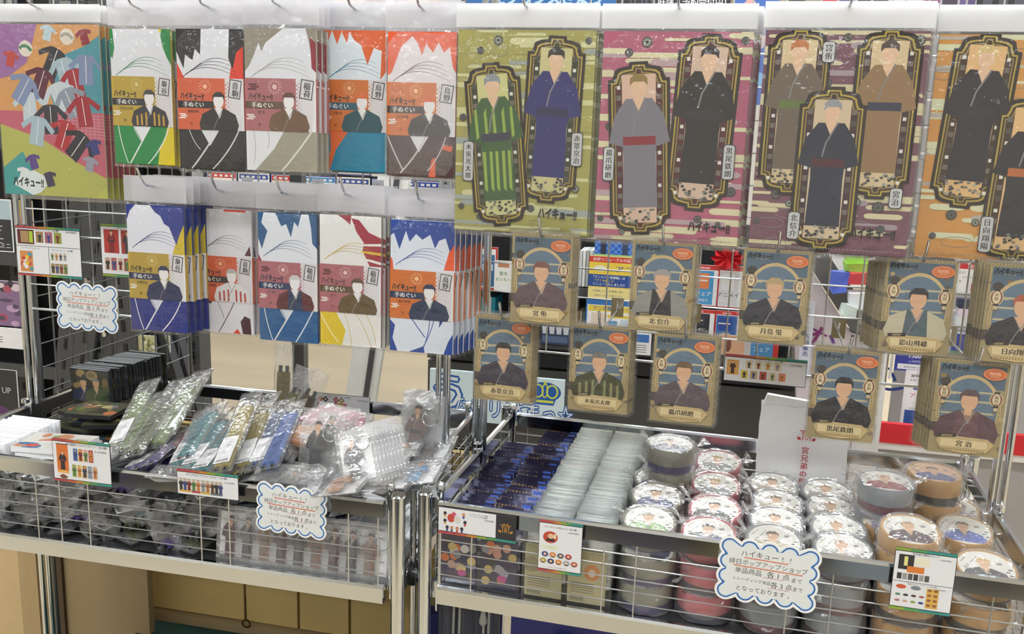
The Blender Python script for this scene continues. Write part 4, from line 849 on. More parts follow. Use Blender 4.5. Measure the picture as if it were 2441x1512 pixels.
TPOS = { # top left corner x, y, z, width, copies behind, where
 'T1': (-1.050, 1.478, 1.602, .117, 4, 'green and white towel pack with a gold label, first of the upper row'), 'T2': (-.902, 1.446, 1.600, .122, 4, 'black and red towel pack with a vermilion label'),
 'T3': (-.775, 1.442, 1.602, .126, 4, 'greige and white towel pack with a rose label'), 'T4': (-.659, 1.492, 1.605, .113, 3, 'teal and orange towel pack with an orange label'),
 'T5': (-.537, 1.472, 1.602, .116, 3, 'maroon and orange towel pack with an orange label'),
 'B1': (-1.037, 1.482, 1.299, .114, 4, 'navy and yellow towel pack with a gold label'), 'B2': (-.930, 1.536, 1.293, .110, 3, 'white and red spotted towel pack with a vermilion label'),
 'B3': (-.787, 1.498, 1.296, .112, 4, 'mid blue towel pack with a rose label'), 'B4': (-.668, 1.494, 1.299, .113, 3, 'yellow and crimson striped towel pack with a rose label'),
 'B5': (-.540, 1.500, 1.296, .114, 5, 'royal blue and white towel pack with an orange label')}
def towel_pack(key):
    x, y, z, w, n, lab = TPOS[key]; sp = TOW[key]
    t = thing('towel_pack', lab, 'towel pack', (x, y, z-TH), group=None)
    mb = MB().box(w/2, .003, TH/2, w, .006, TH); obm('folded_towel', mb, mat('towel_'+key, sp['stack'], .8), t)
    ob('towel_print', towel_art(w, TH, sp).mesh('towel_print', PCLOTH), t, (0, 0, 0))
    bh = TH*.37; bz = TH*(1-.715) if key[0] == 'T' else TH*(1-.745)
    lb = obm('paper_band', MB().box(w/2, .0035, bh/2, w+.001, .0085, bh), mat('band_'+key, sp['band'], .5), t, (0, 0, bz))
    ob('band_print', band_art(w, bh, sp).mesh('band_print', PRINT), lb, (0, -.0008, 0))
    pb = obm('plastic_bag', pouch(w+.010, TH+.012, .015, 6, 10, .0012, ord(key[1]), -.005, -.006), CRINKLE if key in ('T5',) else FILM, t, (0, .003, 0))
    obm('bag_header', pouch(w+.010, .046, .002, 8, 4, .0016, 5, -.005, TH+.006), FROST, t, (0, .003, 0), smooth=1.2)
    dx = {'T1': .003, 'B1': .004, 'B5': .005}.get(key, .002)
    for i in range(1, n+1):
        random.seed(i*7+ord(key[1])); c = dup(t, (x+dx*i+random.uniform(-.001, .001), y+.0165*i, z-TH-random.uniform(0, .004)), (0, 0, random.uniform(-.01, .01)), 'towel pack hanging %s in the stack led by the %s' % (ORD[i], lab.split(' with')[0].replace('towel pack', 'one')), 'towel packs behind the front ' + lab.split(' towel')[0] + ' one')
    hook(x+w*.5, NY1, z+.034, NY1-y+.02, 'steel hook carrying the %s' % lab.split(' with')[0])
for k in TPOS: towel_pack(k)
# ------------------------------------------------------------------ clear files
FW, FH = .221, .315
def kiku(a, x, z, r, dark='#3b3a3c', light='#cfc9a8'):
    a.oval(x, z, r, r, dark, 14); a.layer()
    for i in range(12):
        t = i*math.pi/6; a.line([(x+r*.3*math.cos(t), z+r*.3*math.sin(t)), (x+r*.85*math.cos(t+.25), z+r*.85*math.sin(t+.25))], r*.1, light)
    a.layer(-1)
def clouds(a, w, h, c1, c2, bg, seed):
    random.seed(seed)
    for i in range(80):
        x = random.uniform(-.2, .95)*w; z = random.uniform(.0, 1)*h; l = random.uniform(.15, .5)*w; t = random.uniform(.012, .034)*h
        c = random.choice([c1, c1, c1, c2, bg]); 
        a.rect(x, z-t/2, x+l, z+t/2, c); a.oval(x, z, t*.8, t/2, c, 8); a.oval(x+l, z, t*.8, t/2, c, 8)
    a.layer()
    for i in range(16):
        x = random.uniform(.05, .9)*w; z = random.uniform(.03, .97)*h; l = random.uniform(.08, .22)*w; a.ringo(x, z, l/2, .006*1.3, .0007, '#8a8a80', 16)
    a.layer()
def scallop(x0, z0, x1, z1, c):
    """frame outline with stepped, curved-in corners"""
    P = []
    def arc(cx, cz, a0, a1):
        for i in range(4): t = math.radians(a0+(a1-a0)*i/3); P.append((cx+c*math.cos(t), cz+c*math.sin(t)))
    P += [(x0, z0+2*c), (x0+c*.4, z0+2*c)]; arc(x0+c*.4, z0+c, 90, 0)[0:0] if False else None
    P.clear()
    for (sx, sz, ox, oz) in ((1, 1, x0, z0), (-1, 1, x1, z0), (-1, -1, x1, z1), (1, -1, x0, z1)):
        loc = [(0, 2.1), (.5, 2.05), (.75, 1.5), (.85, 1.0), (1.3, .7), (2.0, .55), (2.6, .5), (2.7, 0)]
        q = [(ox+sx*c*u, oz+sz*c*v) for u, v in loc]
        if sx*sz < 0: q = q[::-1]
        P += q
    return P
def niche(a, cx, cz, w, h, ang, sp):
    a.push(cx, cz, ang); c = w*.13; k = sp.get('trim', '#33211c')
    a.poly(scallop(-w/2, -h/2, w/2, h/2, c), '#2a201c'); a.layer()
    for m, col in ((.05, '#a8933f'), (.075, '#3b2b22'), (.10, '#8d7a3c'), (.12, k)):
        d = w*m; a.poly(scallop(-w/2+d, -h/2+d, w/2-d, h/2-d, c), col); a.layer()
    d = w*.12; iw = w/2-d; a.rect(-iw*.72, -h/2+w*.2, iw*.72, h/2-w*.2, sp['in']); a.layer()
    n = int(h/(w*.2))
    for s in (-1, 1):
        for i in range(n):
            z = -h/2+w*.25+(h-w*.5)*i/n; x = s*iw*.86
            if i % 3 == 0: a.rect(x-iw*.07, z, x+iw*.07, z+w*.055, '#d8d6cc')
            else:
                a.rect(x-iw*.1, z, x+iw*.1, z+w*.08, '#4a4640' if i % 3 == 1 else '#6d655a')
    a.layer()
    random.seed(int(cx*1e4)); zz = -h/2+w*.16
    robe_figure(a, 0, h/2-w*.22, h*.76, sp['robe'], sp['obi'], sp['cap'], '#d9b595', sp.get('stripe'))
    for i in range(26):
        x = random.uniform(-iw*.75, iw*.75); z = zz+random.uniform(0, w*.26); s = w*.05
        a.poly([(x, z), (x+s, z+s*.3), (x+s*.6, z+s), (x-s*.3, z+s*.7)], random.choice(['#2a2a2c', '#55544e', '#9b9a8c', '#3d3a38', '#777568'])); a.L += .2
    a.pop(); a.layer()
def nameplate(a, x, z, t, s=.0105):
    n = len(t); hh = s*1.08*n; w = s*1.5
    a.poly(scallop(x-w/2-.0012, z-hh-.0032, x+w/2+.0012, z+.0042, .0013), '#33333a'); a.layer(); a.poly(scallop(x-w/2, z-hh-.002, x+w/2, z+.003, .0012), '#bdbdbb'); a.layer(); a.text(t, x, z-s*.5, s, '#2a2a2c', vert=True, bold=.03)
def file_art(sp):
    a = Art(); a.rect(0, 0, FW, FH, sp['bg']); a.layer(); clouds(a, FW, FH, sp['c1'], sp['c2'], sp['bg'], sp['seed'])
    for x, z, r, l in sp['fl']: kiku(a, x*FW, z*FH, r, *( ('#2c3638', '#c9cdb8') if l else ('#3a3a3c', '#77766c')))
    a.layer(2)
    for n in sp['n']: niche(a, n['x']*FW, n['z']*FH, n['w'], n['h'], n.get('a', 0), n)
    for x, z, t in sp['plates']: nameplate(a, x*FW, z*FH, t)
    a.layer(); title(a, sp['title'][0]*FW, sp['title'][1]*FH, .0185, '#1f1d1d'); a.text('©H.F./S/HC/', FW*.78, FH*.028, .0042, '#4a4a44')
    for i in range(56): a.rect(FW*(.03+.0168*i), FH*.014, FW*(.03+.0168*i)+.0012, FH*.014+.0024, '#8a8a7c')
    return a.clipbox(0, 0, FW, FH)
FILES = [
 dict(k='F1', pos=(-.473, 1.448, 1.605), bg='#a19b55', c1='#c9c694', c2='#99a09a', seed=11, fl=[(.30, .95, .0075, 1), (.17, .90, .006, 0), (.95, .95, .0055, 0), (.05, .57, .006, 0), (.9, .235, .0065, 1), (.58, .125, .006, 0), (.05, .12, .005, 0), (.82, .1, .004, 0), (.19, .07, .0045, 0)],
   n=[dict(x=.71, z=.565, w=.092, h=.258, a=-2, **{'in': '#c4bb86'}, robe='#2c2a68', obi='#26234a', cap='#2c2824', trim='#2f3524'), dict(x=.31, z=.435, w=.092, h=.258, a=6, **{'in': '#c6c487'}, robe='#3b5a33', obi='#3a3848', cap='#8b8f92', stripe='#8fa648', trim='#2f3524')],
   plates=[(.90, .50, '赤葦京治'), (.10, .44, '木兎光太郎')], title=(.78, .105), lab='olive green printed clear file, leftmost of the large files over the round boxes', edge='#8f8c5a', n_b=5),
 dict(k='F2', pos=(-.240, 1.446, 1.604), bg='#ab5c73', c1='#d3cba6', c2='#b39a9e', seed=12, fl=[(.30, .95, .008, 1), (.18, .90, .0065, 0), (.95, .96, .006, 0), (.07, .55, .006, 0), (.93, .26, .0075, 0), (.72, .12, .006, 0), (.86, .1, .0045, 0), (.04, .1, .005, 0), (.2, .04, .0045, 1)],
   n=[dict(x=.71, z=.575, w=.094, h=.262, a=-2, **{'in': '#cbb09c'}, robe='#232122', obi='#2a2a2e', cap='#262323', trim='#4a1c24'), dict(x=.29, z=.445, w=.094, h=.262, a=4, **{'in': '#d0b09a'}, robe='#77737c', obi='#82202c', cap='#8a7442', trim='#4a1c24')],
   plates=[(.90, .47, '黒尾鉄朗'), (.08, .44, '孤爪研磨')], title=(.80, .085), lab='pink printed clear file with cream clouds, beside the olive green file', edge='#9a8a90', n_b=5),
 dict(k='F3', pos=(-.002, 1.432, 1.605), bg='#714a58', c1='#cbc19c', c2='#9d8c92', seed=13, fl=[(.51, .97, .006, 0), (.94, .96, .0075, 1), (.35, .83, .0055, 1), (.41, .77, .0065, 0), (.15, .26, .0075, 0), (.24, .22, .0055, 1), (.04, .13, .005, 0), (.66, .24, .007, 1), (.80, .22, .0085, 0), (.83, .12, .006, 0)],
   n=[dict(x=.22, z=.635, w=.088, h=.238, a=0, **{'in': '#cdb790'}, robe='#6a5c50', obi='#5f6f3a', cap='#b36b30', trim='#3b2029'), dict(x=.77, z=.635, w=.088, h=.238, a=0, **{'in': '#cdb790'}, robe='#8c6e4c', obi='#2d3148', cap='#4b3c38', trim='#3b2029'), dict(x=.46, z=.38, w=.092, h=.236, a=0, **{'in': '#c9b596'}, robe='#242a3c', obi='#4a2028', cap='#8f9096', trim='#3b2029')],
   plates=[(.40, .94, '宮侑'), (.90, .30, '宮治'), (.28, .17, '北信介')], title=(.78, .1), lab='mauve printed clear file with three framed robes, beside the pink file', edge='#857880', n_b=6),
 dict(k='F4', pos=(.235, 1.462, 1.604), bg='#c98f4a', c1='#cfd0ac', c2='#b0a89a', seed=14, fl=[(.62, .8, .0055, 1), (.72, .74, .0065, 0), (.2, .2, .0075, 0), (.35, .17, .0055, 1), (.1, .1, .005, 0)],
   n=[dict(x=.27, z=.62, w=.088, h=.245, a=-3, **{'in': '#d8b07a'}, robe='#28242c', obi='#2c2a30', cap='#cbb47a', trim='#3c2a1c'), dict(x=.60, z=.37, w=.092, h=.236, a=-1.5, **{'in': '#d9b27c'}, robe='#2a262c', obi='#b06434', cap='#b9552c', trim='#3c2a1c')],
   plates=[(.62, .96, '月島蛍'), (.42, .19, '日向翔陽')], title=(.9, .1), lab='orange printed clear file cut by the right edge of the picture', edge='#8f806a', n_b=5),
]
def clear_file(sp):
    x, y, z = sp['pos']; t = thing('clear_file', sp['lab'], 'clear file', W2(x, y, z-FH), (0, 0, A2))
    obm('plastic_sheet', MB().box(FW/2, .0009, FH/2, FW, .0018, FH), mat('file_'+sp['k'], sp['edge'], .35), t)
    ob('printed_front', file_art(sp).mesh('printed_front', PGLOSS), t)
    obm('plastic_bag', pouch(FW+.008, FH+.012, .013, 6, 10, .0005, 4, -.004, -.008), FILM, t, (0, .001, 0))
    obm('bag_header', pouch(FW+.008, .036, .002, 10, 4, .0012, 8, -.004, FH+.004), WHITEFILM, t, (0, .001, 0), smooth=1.2)
    for i in range(1, sp['n_b']+1):
        random.seed(i+sp['seed']); dup(t, W2(x+.0022*i+random.uniform(-.001, .001), y+.010*i, z-FH-random.uniform(0, .004)), (0, 0, A2+random.uniform(-.008, .008)), 'clear file hanging %s in the stack led by the %s one' % (ORD[i], sp['lab'].split(' printed')[0]), 'clear files behind the %s one' % sp['lab'].split(' printed')[0])
    hook(x+FW*.5, NY2, z+.032, NY2-y+.018, 'steel hook carrying the %s clear file' % sp['lab'].split(' printed')[0], two=True)
for sp in FILES: clear_file(sp)
# left big sheet of many colours, hung nearer the mesh of the left wagon
def big_sheet():
    w, h = .225, .318; x, y, z = -1.352, 1.556, 1.617
    a = Art(); a.rect(0, 0, w, h, '#d59a5c'); a.layer()
    P = lambda pts: [(px*w, pz*h) for px, pz in pts]
    a.poly(P([(0, 1), (.42, 1), (.36, .88), (.3, .78), (.12, .7), (0, .68)]), '#9c6aa0'); a.poly(P([(.62, .82), (.86, .88), (1, .94), (1, .5), (.55, .5), (.5, .62)]), '#4c97a4')
    a.poly(P([(0, .5), (1, .5), (1, .12), (.75, .2), (.4, .34), (0, .42)]), '#c25f72'); a.poly(P([(0, .42), (.4, .34), (.75, .2), (1, .12), (1, 0), (0, 0)]), '#b4b45c'); a.poly(P([(0, .16), (.2, .26), (.32, .12), (.3, 0), (0, 0)]), '#3f9a98'); a.layer()
    for i in range(16): a.line(P([(.35+.04*i, .5), (.35+.04*i, .36)]), .0005, '#e6c3c0')
    for i in range(8): a.line(P([(.35, .5-.018*i), (1, .48-.018*i)]), .0005, '#e6c3c0')
    a.layer(); random.seed(21)
    cols = ['#2b2b33', '#a8bcc6', '#a32634', '#7f8fb2', '#5c2438', '#c9d2d8', '#8c97a4', '#c2cfd6', '#34323c', '#b02a36']
    spots = [(.55, .78), (.66, .72), (.76, .66), (.86, .74), (.42, .66), (.6, .58), (.7, .55), (.3, .52), (.5, .45), (.62, .36), (.74, .3), (.36, .38), (.82, .5), (.25, .62)]
    for i, (sx, sz) in enumerate(spots):        # plain overlapping jackets, no figures
        a.push(sx*w, sz*h, random.uniform(-40, 40), .052)
        a.poly([(-.3, -.5), (-.28, .3), (-.6, .0), (-.72, .16), (-.3, .52), (-.1, .56), (.1, .56), (.3, .52), (.72, .16), (.6, .0), (.28, .3), (.3, -.5)], cols[i % 10]); a.L += .3
        a.line([(0, .5), (0, -.45)], .03, '#e6e4e0'); a.L += .3; a.pop()
    for i, (sx, sz, c) in enumerate([(.30, .86, '#3f7d5a'), (.15, .8, '#c2463a'), (.86, .93, '#8f2338'), (.52, .95, '#b8cdd6'), (.3, .2, '#5a3f86'), (.85, .2, '#9a9aa8'), (.45, .1, '#3c3450'), (.2, .12, '#dfe0e4'), (.9, .3, '#2f3a7a'), (.7, .93, '#a8a69a')]):
        if i in (0, 9): a.oval(sx*w, sz*h, .015, .015, '#e2d8c8', 14); a.L += .3; a.curve((sx*w-.013, sz*h), (sx*w, sz*h+.012), (sx*w+.012, sz*h-.004), .006, c)
        else: a.push(sx*w, sz*h, 15*(-1)**i, .028); a.poly([(-.3, -.5), (-.3, .2), (-.55, .05), (-.6, .3), (-.2, .5), (.2, .5), (.6, .3), (.55, .05), (.3, .2), (.3, -.5)], c); a.pop()
    a.layer(); a.poly(P([(.28, .0), (.36, .02), (.42, .06), (.40, .12), (.30, .15), (.18, .13), (.1, .06)]), '#dce4e2'); a.layer(); title(a, .24*w, .078*h, .020); a.clipbox(0, 0, w, h)
    t = thing('clear_file', 'large many-coloured clear file at the left edge above the price cards', 'clear file', (x, y, z-h))
    obm('plastic_sheet', MB().box(w/2, .0009, h/2, w, .0018, h), mat('file_left', '#b9b58a', .35), t); ob('printed_front', a.mesh('printed_front', PGLOSS), t)
    obm('plastic_bag', pouch(w+.008, h+.012, .0095, 6, 10, .0008, 4, -.004, -.008), FILM, t, (0, .001, 0))
    obm('bag_header', pouch(w+.008, .032, .002, 10, 4, .0012, 8, -.004, h+.004), WHITEFILM, t, (0, .001, 0), smooth=1.2)
    for i in range(1, 6): dup(t, (x+.004*i, y+.011*i, z-h-.001*i), (0, 0, .004*i), 'clear file hanging %s in the stack led by the many-coloured one' % ORD[i], 'clear files behind the many-coloured one')
    hook(x+w*.46, NY1, z+.03, .10, 'steel hook carrying the many-coloured clear file')
big_sheet()

# ------------------------------------------------------------------ sticker packs
SW, SH = .097, .142
def lantern(a, x, z, s, t, col):
    a.oval(x, z, s*.5, s*.62, '#c9b488', 14); a.layer(); a.oval(x, z, s*.42, s*.54, col, 14); a.layer(); a.oval(x, z, s*.3, s*.5, '#d9c8a2', 12); a.layer()
    a.rect(x-s*.2, z+s*.5, x+s*.2, z+s*.64, '#2c2622'); a.rect(x-s*.2, z-s*.62, x+s*.2, z-s*.5, '#2c2622')
    a.rect(x-s*.12, z-s*.95, x+s*.12, z-s*.68, '#c9b488'); a.rect(x-s*.15, z-s*1.02, x+s*.15, z-s*.95, '#4a3a2e'); a.ringo(x, z-s*1.2, s*.16, s*.2, s*.04, '#7a6a52', 10)
    a.text(t, x, z+s*.2, s*.30, '#5a2a28' if col != '#7d7048' else '#3c3a28', vert=True, bold=.02)
def sticker_art(sp):
    a = Art(); w, h = SW, SH; a.rect(0, 0, w, h, '#9c8c66'); a.layer(); a.rect(w*.04, h*.72, w*.96, h*.965, '#4e6374'); a.layer()
    for i in range(22): a.line([(w*(.02+.045*i), h*.968), (w*(.045+.045*i), h*.995)], w*.012, '#6d5c42')
    random.seed(sp['seed'])
    for i in range(30):
        x = random.uniform(.0, 1)*w; z = random.uniform(.06, .85)*h; r = random.uniform(.02, .05)*w
        a.oval(x, z, r, r*.9, random.choice(['#8f7748', '#b79f6c', '#6f6250', '#54504a', '#7d6f58', '#8a6a3c']), 9); a.L += .15
    a.oval(w*.04, h*.28, w*.09, h*.05, '#4b443e'); a.oval(w*.14, h*.77, w*.075, h*.045, '#3b3530', 12); a.layer()
    E = [(.5+.45*math.cos(t)*(1 if math.sin(t) > -.3 else .96), .46+.40*math.sin(t)) for t in [2*math.pi*i/40 for i in range(40)]]
    a.poly([(x*w, z*h) for x, z in E], '#c2aa7a'); a.layer(); a.oval(w*.5, h*.47, w*.40, h*.355, '#5d7286', 30); a.layer()
    for dz in (-.02, .10, .2): a.rect(w*.12, h*(.45+dz), w*.38, h*(.47+dz), '#b9ae8c'); a.rect(w*.62, h*(.47+dz), w*.86, h*(.49+dz), '#b9ae8c')
    a.rect(w*.1, h*.64, w*.3, h*.655, '#b9ae8c')
    for i in range(60):
        t = math.radians(150+i*4); x = .5+.425*math.cos(t); z = .46+.375*math.sin(t)
        if z < .62: a.line([(w*(x-.010), h*(z-.008)), (w*(x+.012), h*(z+.009))], w*.012, '#6b5a3c')
    a.layer(); robe_bust(a, w*.5, h*.17, h*.62, sp['robe'], sp['cap'], '#d3a886', sp.get('stripe'), sp.get('inner'), sp.get('coat')); a.layer()
    lantern(a, w*.135, h*.66, w*.19, sp['sc'], sp.get('lc', '#7a4540')); lantern(a, w*.865, h*.62, w*.19, sp['sc'], sp.get('lc', '#7a4540')); a.layer(2)
    a.poly([(w*.1, h*.135), (w*.18, h*.04), (w*.5, h*.02), (w*.82, h*.04), (w*.92, h*.135), (w*.82, h*.19), (w*.18, h*.2)], '#c2aa7a'); a.layer()
    a.rect(w*.16, h*.075, w*.83, h*.165, '#d9c698'); a.frame(w*.16, h*.075, w*.83, h*.165, .0004, '#8a7648')
    for i in range(16): a.line([(w*(.17+.04*i), h*.04), (w*(.19+.04*i), h*.06)], w*.012, '#6b5a3c')
    a.push(w*.24, h*.195, 5); a.rect(-w*.12, -h*.018, w*.14, h*.018, '#3b3328'); a.layer(); a.text(sp['school'], w*.01, 0, h*.024, '#d9c698', sx=.9 if len(sp['school']) < 6 else .75); a.pop()
    a.layer(); a.text(sp['name'], w*.5, h*.12, h*.07 if len(sp['name']) < 5 else h*.06, '#3a2c20', bold=.045)
    a.oval(w*.80, h*.885, w*.165, h*.065, '#c96a38', 22); a.layer(); a.ringo(w*.80, h*.885, w*.15, h*.057, .0005, '#e8b48c', 22); a.text('TRAVEL', w*.80, h*.893, h*.045, '#e9c3a0', bold=.03, sx=.75); a.text('STICKER', w*.80, h*.862, h*.02, '#e9c3a0')
    title(a, w*.25, h*.925, h*.075); a.text('TO THE TOP', w*.27, h*.895, h*.018, '#cfc8b4')
    return a.clipbox(0, 0, w, h)
STK = [
 (-.361, 1.400, 1.294, dict(name='宮 侑', school='稲荷崎高校', sc='稲荷崎', robe='#5e4a50', cap='#7a4d44', seed=1), 'sticker pack with a dusk-purple robe and red lanterns, first of the upper row', 3),
 (-.176, 1.434, 1.290, dict(name='北 信介', school='稲荷崎高校', sc='稲荷崎', robe='#26242c', cap='#9b9390', coat='#8b8a84', seed=2), 'sticker pack with a black robe under a pale grey jacket', 3),
 (-.007, 1.426, 1.290, dict(name='月島 蛍', school='烏野高校', sc='烏野', robe='#2a2a36', cap='#b19a70', seed=3), 'sticker pack with a dark navy robe and straw-coloured cap, below the mauve file', 4),
 (.198, 1.448, 1.286, dict(name='影山飛雄', school='烏野高校', sc='烏野', robe='#4a5c64', cap='#29242a', coat='#bdb49a', seed=4), 'thick sticker pack with a grey-green robe and cream jacket', 8),
 (.331, 1.422, 1.290, dict(name='日向翔陽', school='烏野高校', sc='烏野', robe='#2c2a30', cap='#a8553a', seed=5), 'sticker pack with a black robe cut by the right edge', 5),
 (-.426, 1.428, 1.152, dict(name='赤葦京治', school='梟谷学園高校', sc='梟谷', lc='#7d7048', robe='#3c3644', cap='#2c2622', seed=6), 'sticker pack with a plum-grey robe, lowest at the left end over the round boxes', 3),
 (-.268, 1.438, 1.148, dict(name='木兎光太郎', school='梟谷学園高校', sc='梟谷', lc='#7d7048', robe='#44452c', cap='#77736c', stripe='#85845a', seed=7), 'sticker pack with a green striped robe', 3),
 (-.132, 1.422, 1.149, dict(name='孤爪研磨', school='音駒高校', sc='音駒', robe='#5a4e54', cap='#6b5236', seed=8), 'sticker pack with a mottled mauve robe beside the long price card', 3),
 (.108, 1.446, 1.142, dict(name='黒尾鉄朗', school='音駒高校', sc='音駒', robe='#25232a', cap='#1f1d22', seed=9), 'sticker pack with a plain black robe in front of the white paper bag', 4),
 (.281, 1.432, 1.144, dict(name='宮 治', school='稲荷崎高校', sc='稲荷崎', robe='#6b4c50', cap='#5c464c', coat='#5a4048', inner='#9a7a62', seed=10), 'sticker pack with a wine-brown robe, lowest at the right end', 6),
]
for x, y, z, sp, lab, n in STK:
    t = thing('sticker_pack', lab, 'sticker pack', W2(x, y, z-SH), (0, 0, A2))
    obm('backing_card', MB().box(SW/2, .0008, SH/2, SW, .0016, SH), mat('kraft_board', '#9a8556', .6), t); ob('printed_front', sticker_art(sp).mesh('printed_front', PRINT), t)
    obm('plastic_bag', pouch(SW+.008, SH+.010, .0078, 4, 6, .0008, 3, -.004, -.004), FILM, t, (0, .001, 0))
    short = lab.split(',')[0].replace('sticker pack with ', '').replace('thick ', '')
    for i in range(1, n+1):
        random.seed(i+int(x*100)); dup(t, W2(x+.0015*i*(1 if x < .15 else -1.5)+random.uniform(-.0015, .0015), y+.009*i, z-SH-random.uniform(0, .003)), (0, 0, A2+random.uniform(-.01, .01)), ' '.join(('sticker pack %s in its stack, behind the one with %s' % (ORD[i], short)).split()[:16]), 'sticker packs behind ' + short)
    hook(x+SW*.5, NY2, z-.004, NY2-y+.012, ' '.join(('small steel hook holding the stickers with ' + short).split()[:15]), two=True)

# ------------------------------------------------------------------ price cards and cloud notices
BAND = ['#b5434a', '#b5434a', '#c05a3c', '#c9822e', '#8aa636', '#4f9c55', '#2f8f86', '#2f8f86']
def band(a, x0, z0, x1, z1, i0=0):
    n = len(BAND)-i0
    for i in range(n): a.rect(x0+(x1-x0)*i/n, z0, x0+(x1-x0)*(i+1)/n, z1, BAND[i0+i])
def mini(a, x, z, w, h, bg, robe, cap='#2a2522'):
    a.rect(x, z, x+w, z+h, bg); a.layer(); robe_figure(a, x+w/2, z+h*.93, h*.86, robe, '#333', cap) ; a.L -= 5
def pcard(name, corner_px, Y, w, h, draw, label, two, ang=0.0, band_top=True, band_bot=True, i0=0, tilt=0.0):
    p = (at2 if two else at)(corner_px[0], corner_px[1], Y)     # upper left corner
    loc = W2(p.x, Y, p.z) if two else p; rz = A2 if two else 0
    o = obm(name, MB().box(w/2, .0008, -h/2, w, .0016, h), mat('card_plastic', '#26262a', .4), None, loc, (tilt, ang, rz)); tag(o, label, 'price card')
    a = Art(); b = .005 if band_top else .001; c = .005 if band_bot else .001
    a.rect(.0008, -h+c, w-.0008, -b, '#e4e4e6')
    if band_top: band(a, 0, -b+.0012, w, 0, i0)
    if band_bot: band(a, 0, -h, w, -h+c-.0012, i0)
    a.layer(); a.push(0, -h); draw(a, w, h); a.pop(); ob('printed_face', a.mesh('printed_face'), o)
    obm('card_clip', MB().box(w/2, .004, -.004, .02, .005, .010), ACRYL, o)
    return o
RB = ['#2a2a2e', '#3a4a86', '#7a2a2e', '#4d7a3a', '#c07a3c', '#26324a', '#8a8a90', '#b06a3a', '#1f2a5a', '#5a3a2a']
def d1(a, w, h):
    a.rect(0, h*.60, w, h*.61, '#3a3228'); a.rect(w*.5, 0.005, w*.508, h*.6, '#3a3228')
    a.rect(w*.03, h*.64, w*.29, h*.93, '#5a1e22'); a.layer(); a.rect(w*.08, h*.67, w*.2, h*.9, '#a8885c'); a.rect(w*.21, h*.67, w*.27, h*.9, '#a6c232')
    a.layer()
    for i, c in enumerate(('#9a7c4c', '#a35a6a', '#8f9a3a')): mini(a, w*(.32+.14*i), h*.68, w*.115, h*.22, c, RB[i])
    a.rect(w*.05, h*.08, w*.25, h*.5, '#d08a50'); a.layer(); [a.oval(w*random.uniform(.07, .23), h*random.uniform(.12, .46), w*.03, h*.04, random.choice(['#c2463a', '#e2e2e4', '#4c97a4', '#e0c040'])) for _ in range(12)]
    for i in range(4): mini(a, w*(.53+.065*i), h*.34, w*.055, h*.16, '#d9cfc0', RB[i+3])
    for i in range(4): mini(a, w*(.53+.065*i), h*.08, w*.055, h*.2, '#9a8250', RB[i])
    a.layer(8); a.text('クリアファイル（全5種）', w*.5, h*.93, h*.05, '#333'); a.text('各400円(税抜)', w*.87, h*.92, h*.04, '#333'); a.text('クリアファイルセット', w*.22, h*.56, h*.045, '#333'); a.text('缶バッジセット（全5種）', w*.72, h*.55, h*.045, '#333')
pcard('price_card', (35, 537), 1.617, .150, .102, d1, 'landscape price card with four small pictures under the many-coloured file', False, i0=0)
def d2(a, w, h):
    a.rect(w*.06, h*.45, w*.34, h*.9, '#b03530'); a.rect(w*.38, h*.45, w*.62, h*.9, '#a03a34'); a.layer(); robe_figure(a, w*.2, h*.88, h*.42, '#7c1e22'); robe_figure(a, w*.5, h*.88, h*.42, '#2a2a34')
    for i in range(7): mini(a, w*(.06+.12*i), h*.12, w*.10, h*.24, ['#c9a890', '#b85a58', '#d9c8b0', '#a83a3a', '#8a9a4a', '#c9b06a', '#b9583a'][i], RB[i])
    a.layer(8); a.text('手ぬぐい（全10種）', w*.5, h*.93, h*.05, '#333')
pcard('price_card', (238, 533), 1.617, .120, .105, d2, 'portrait-like price card with red pictures half hidden by the navy towel', False, i0=4)
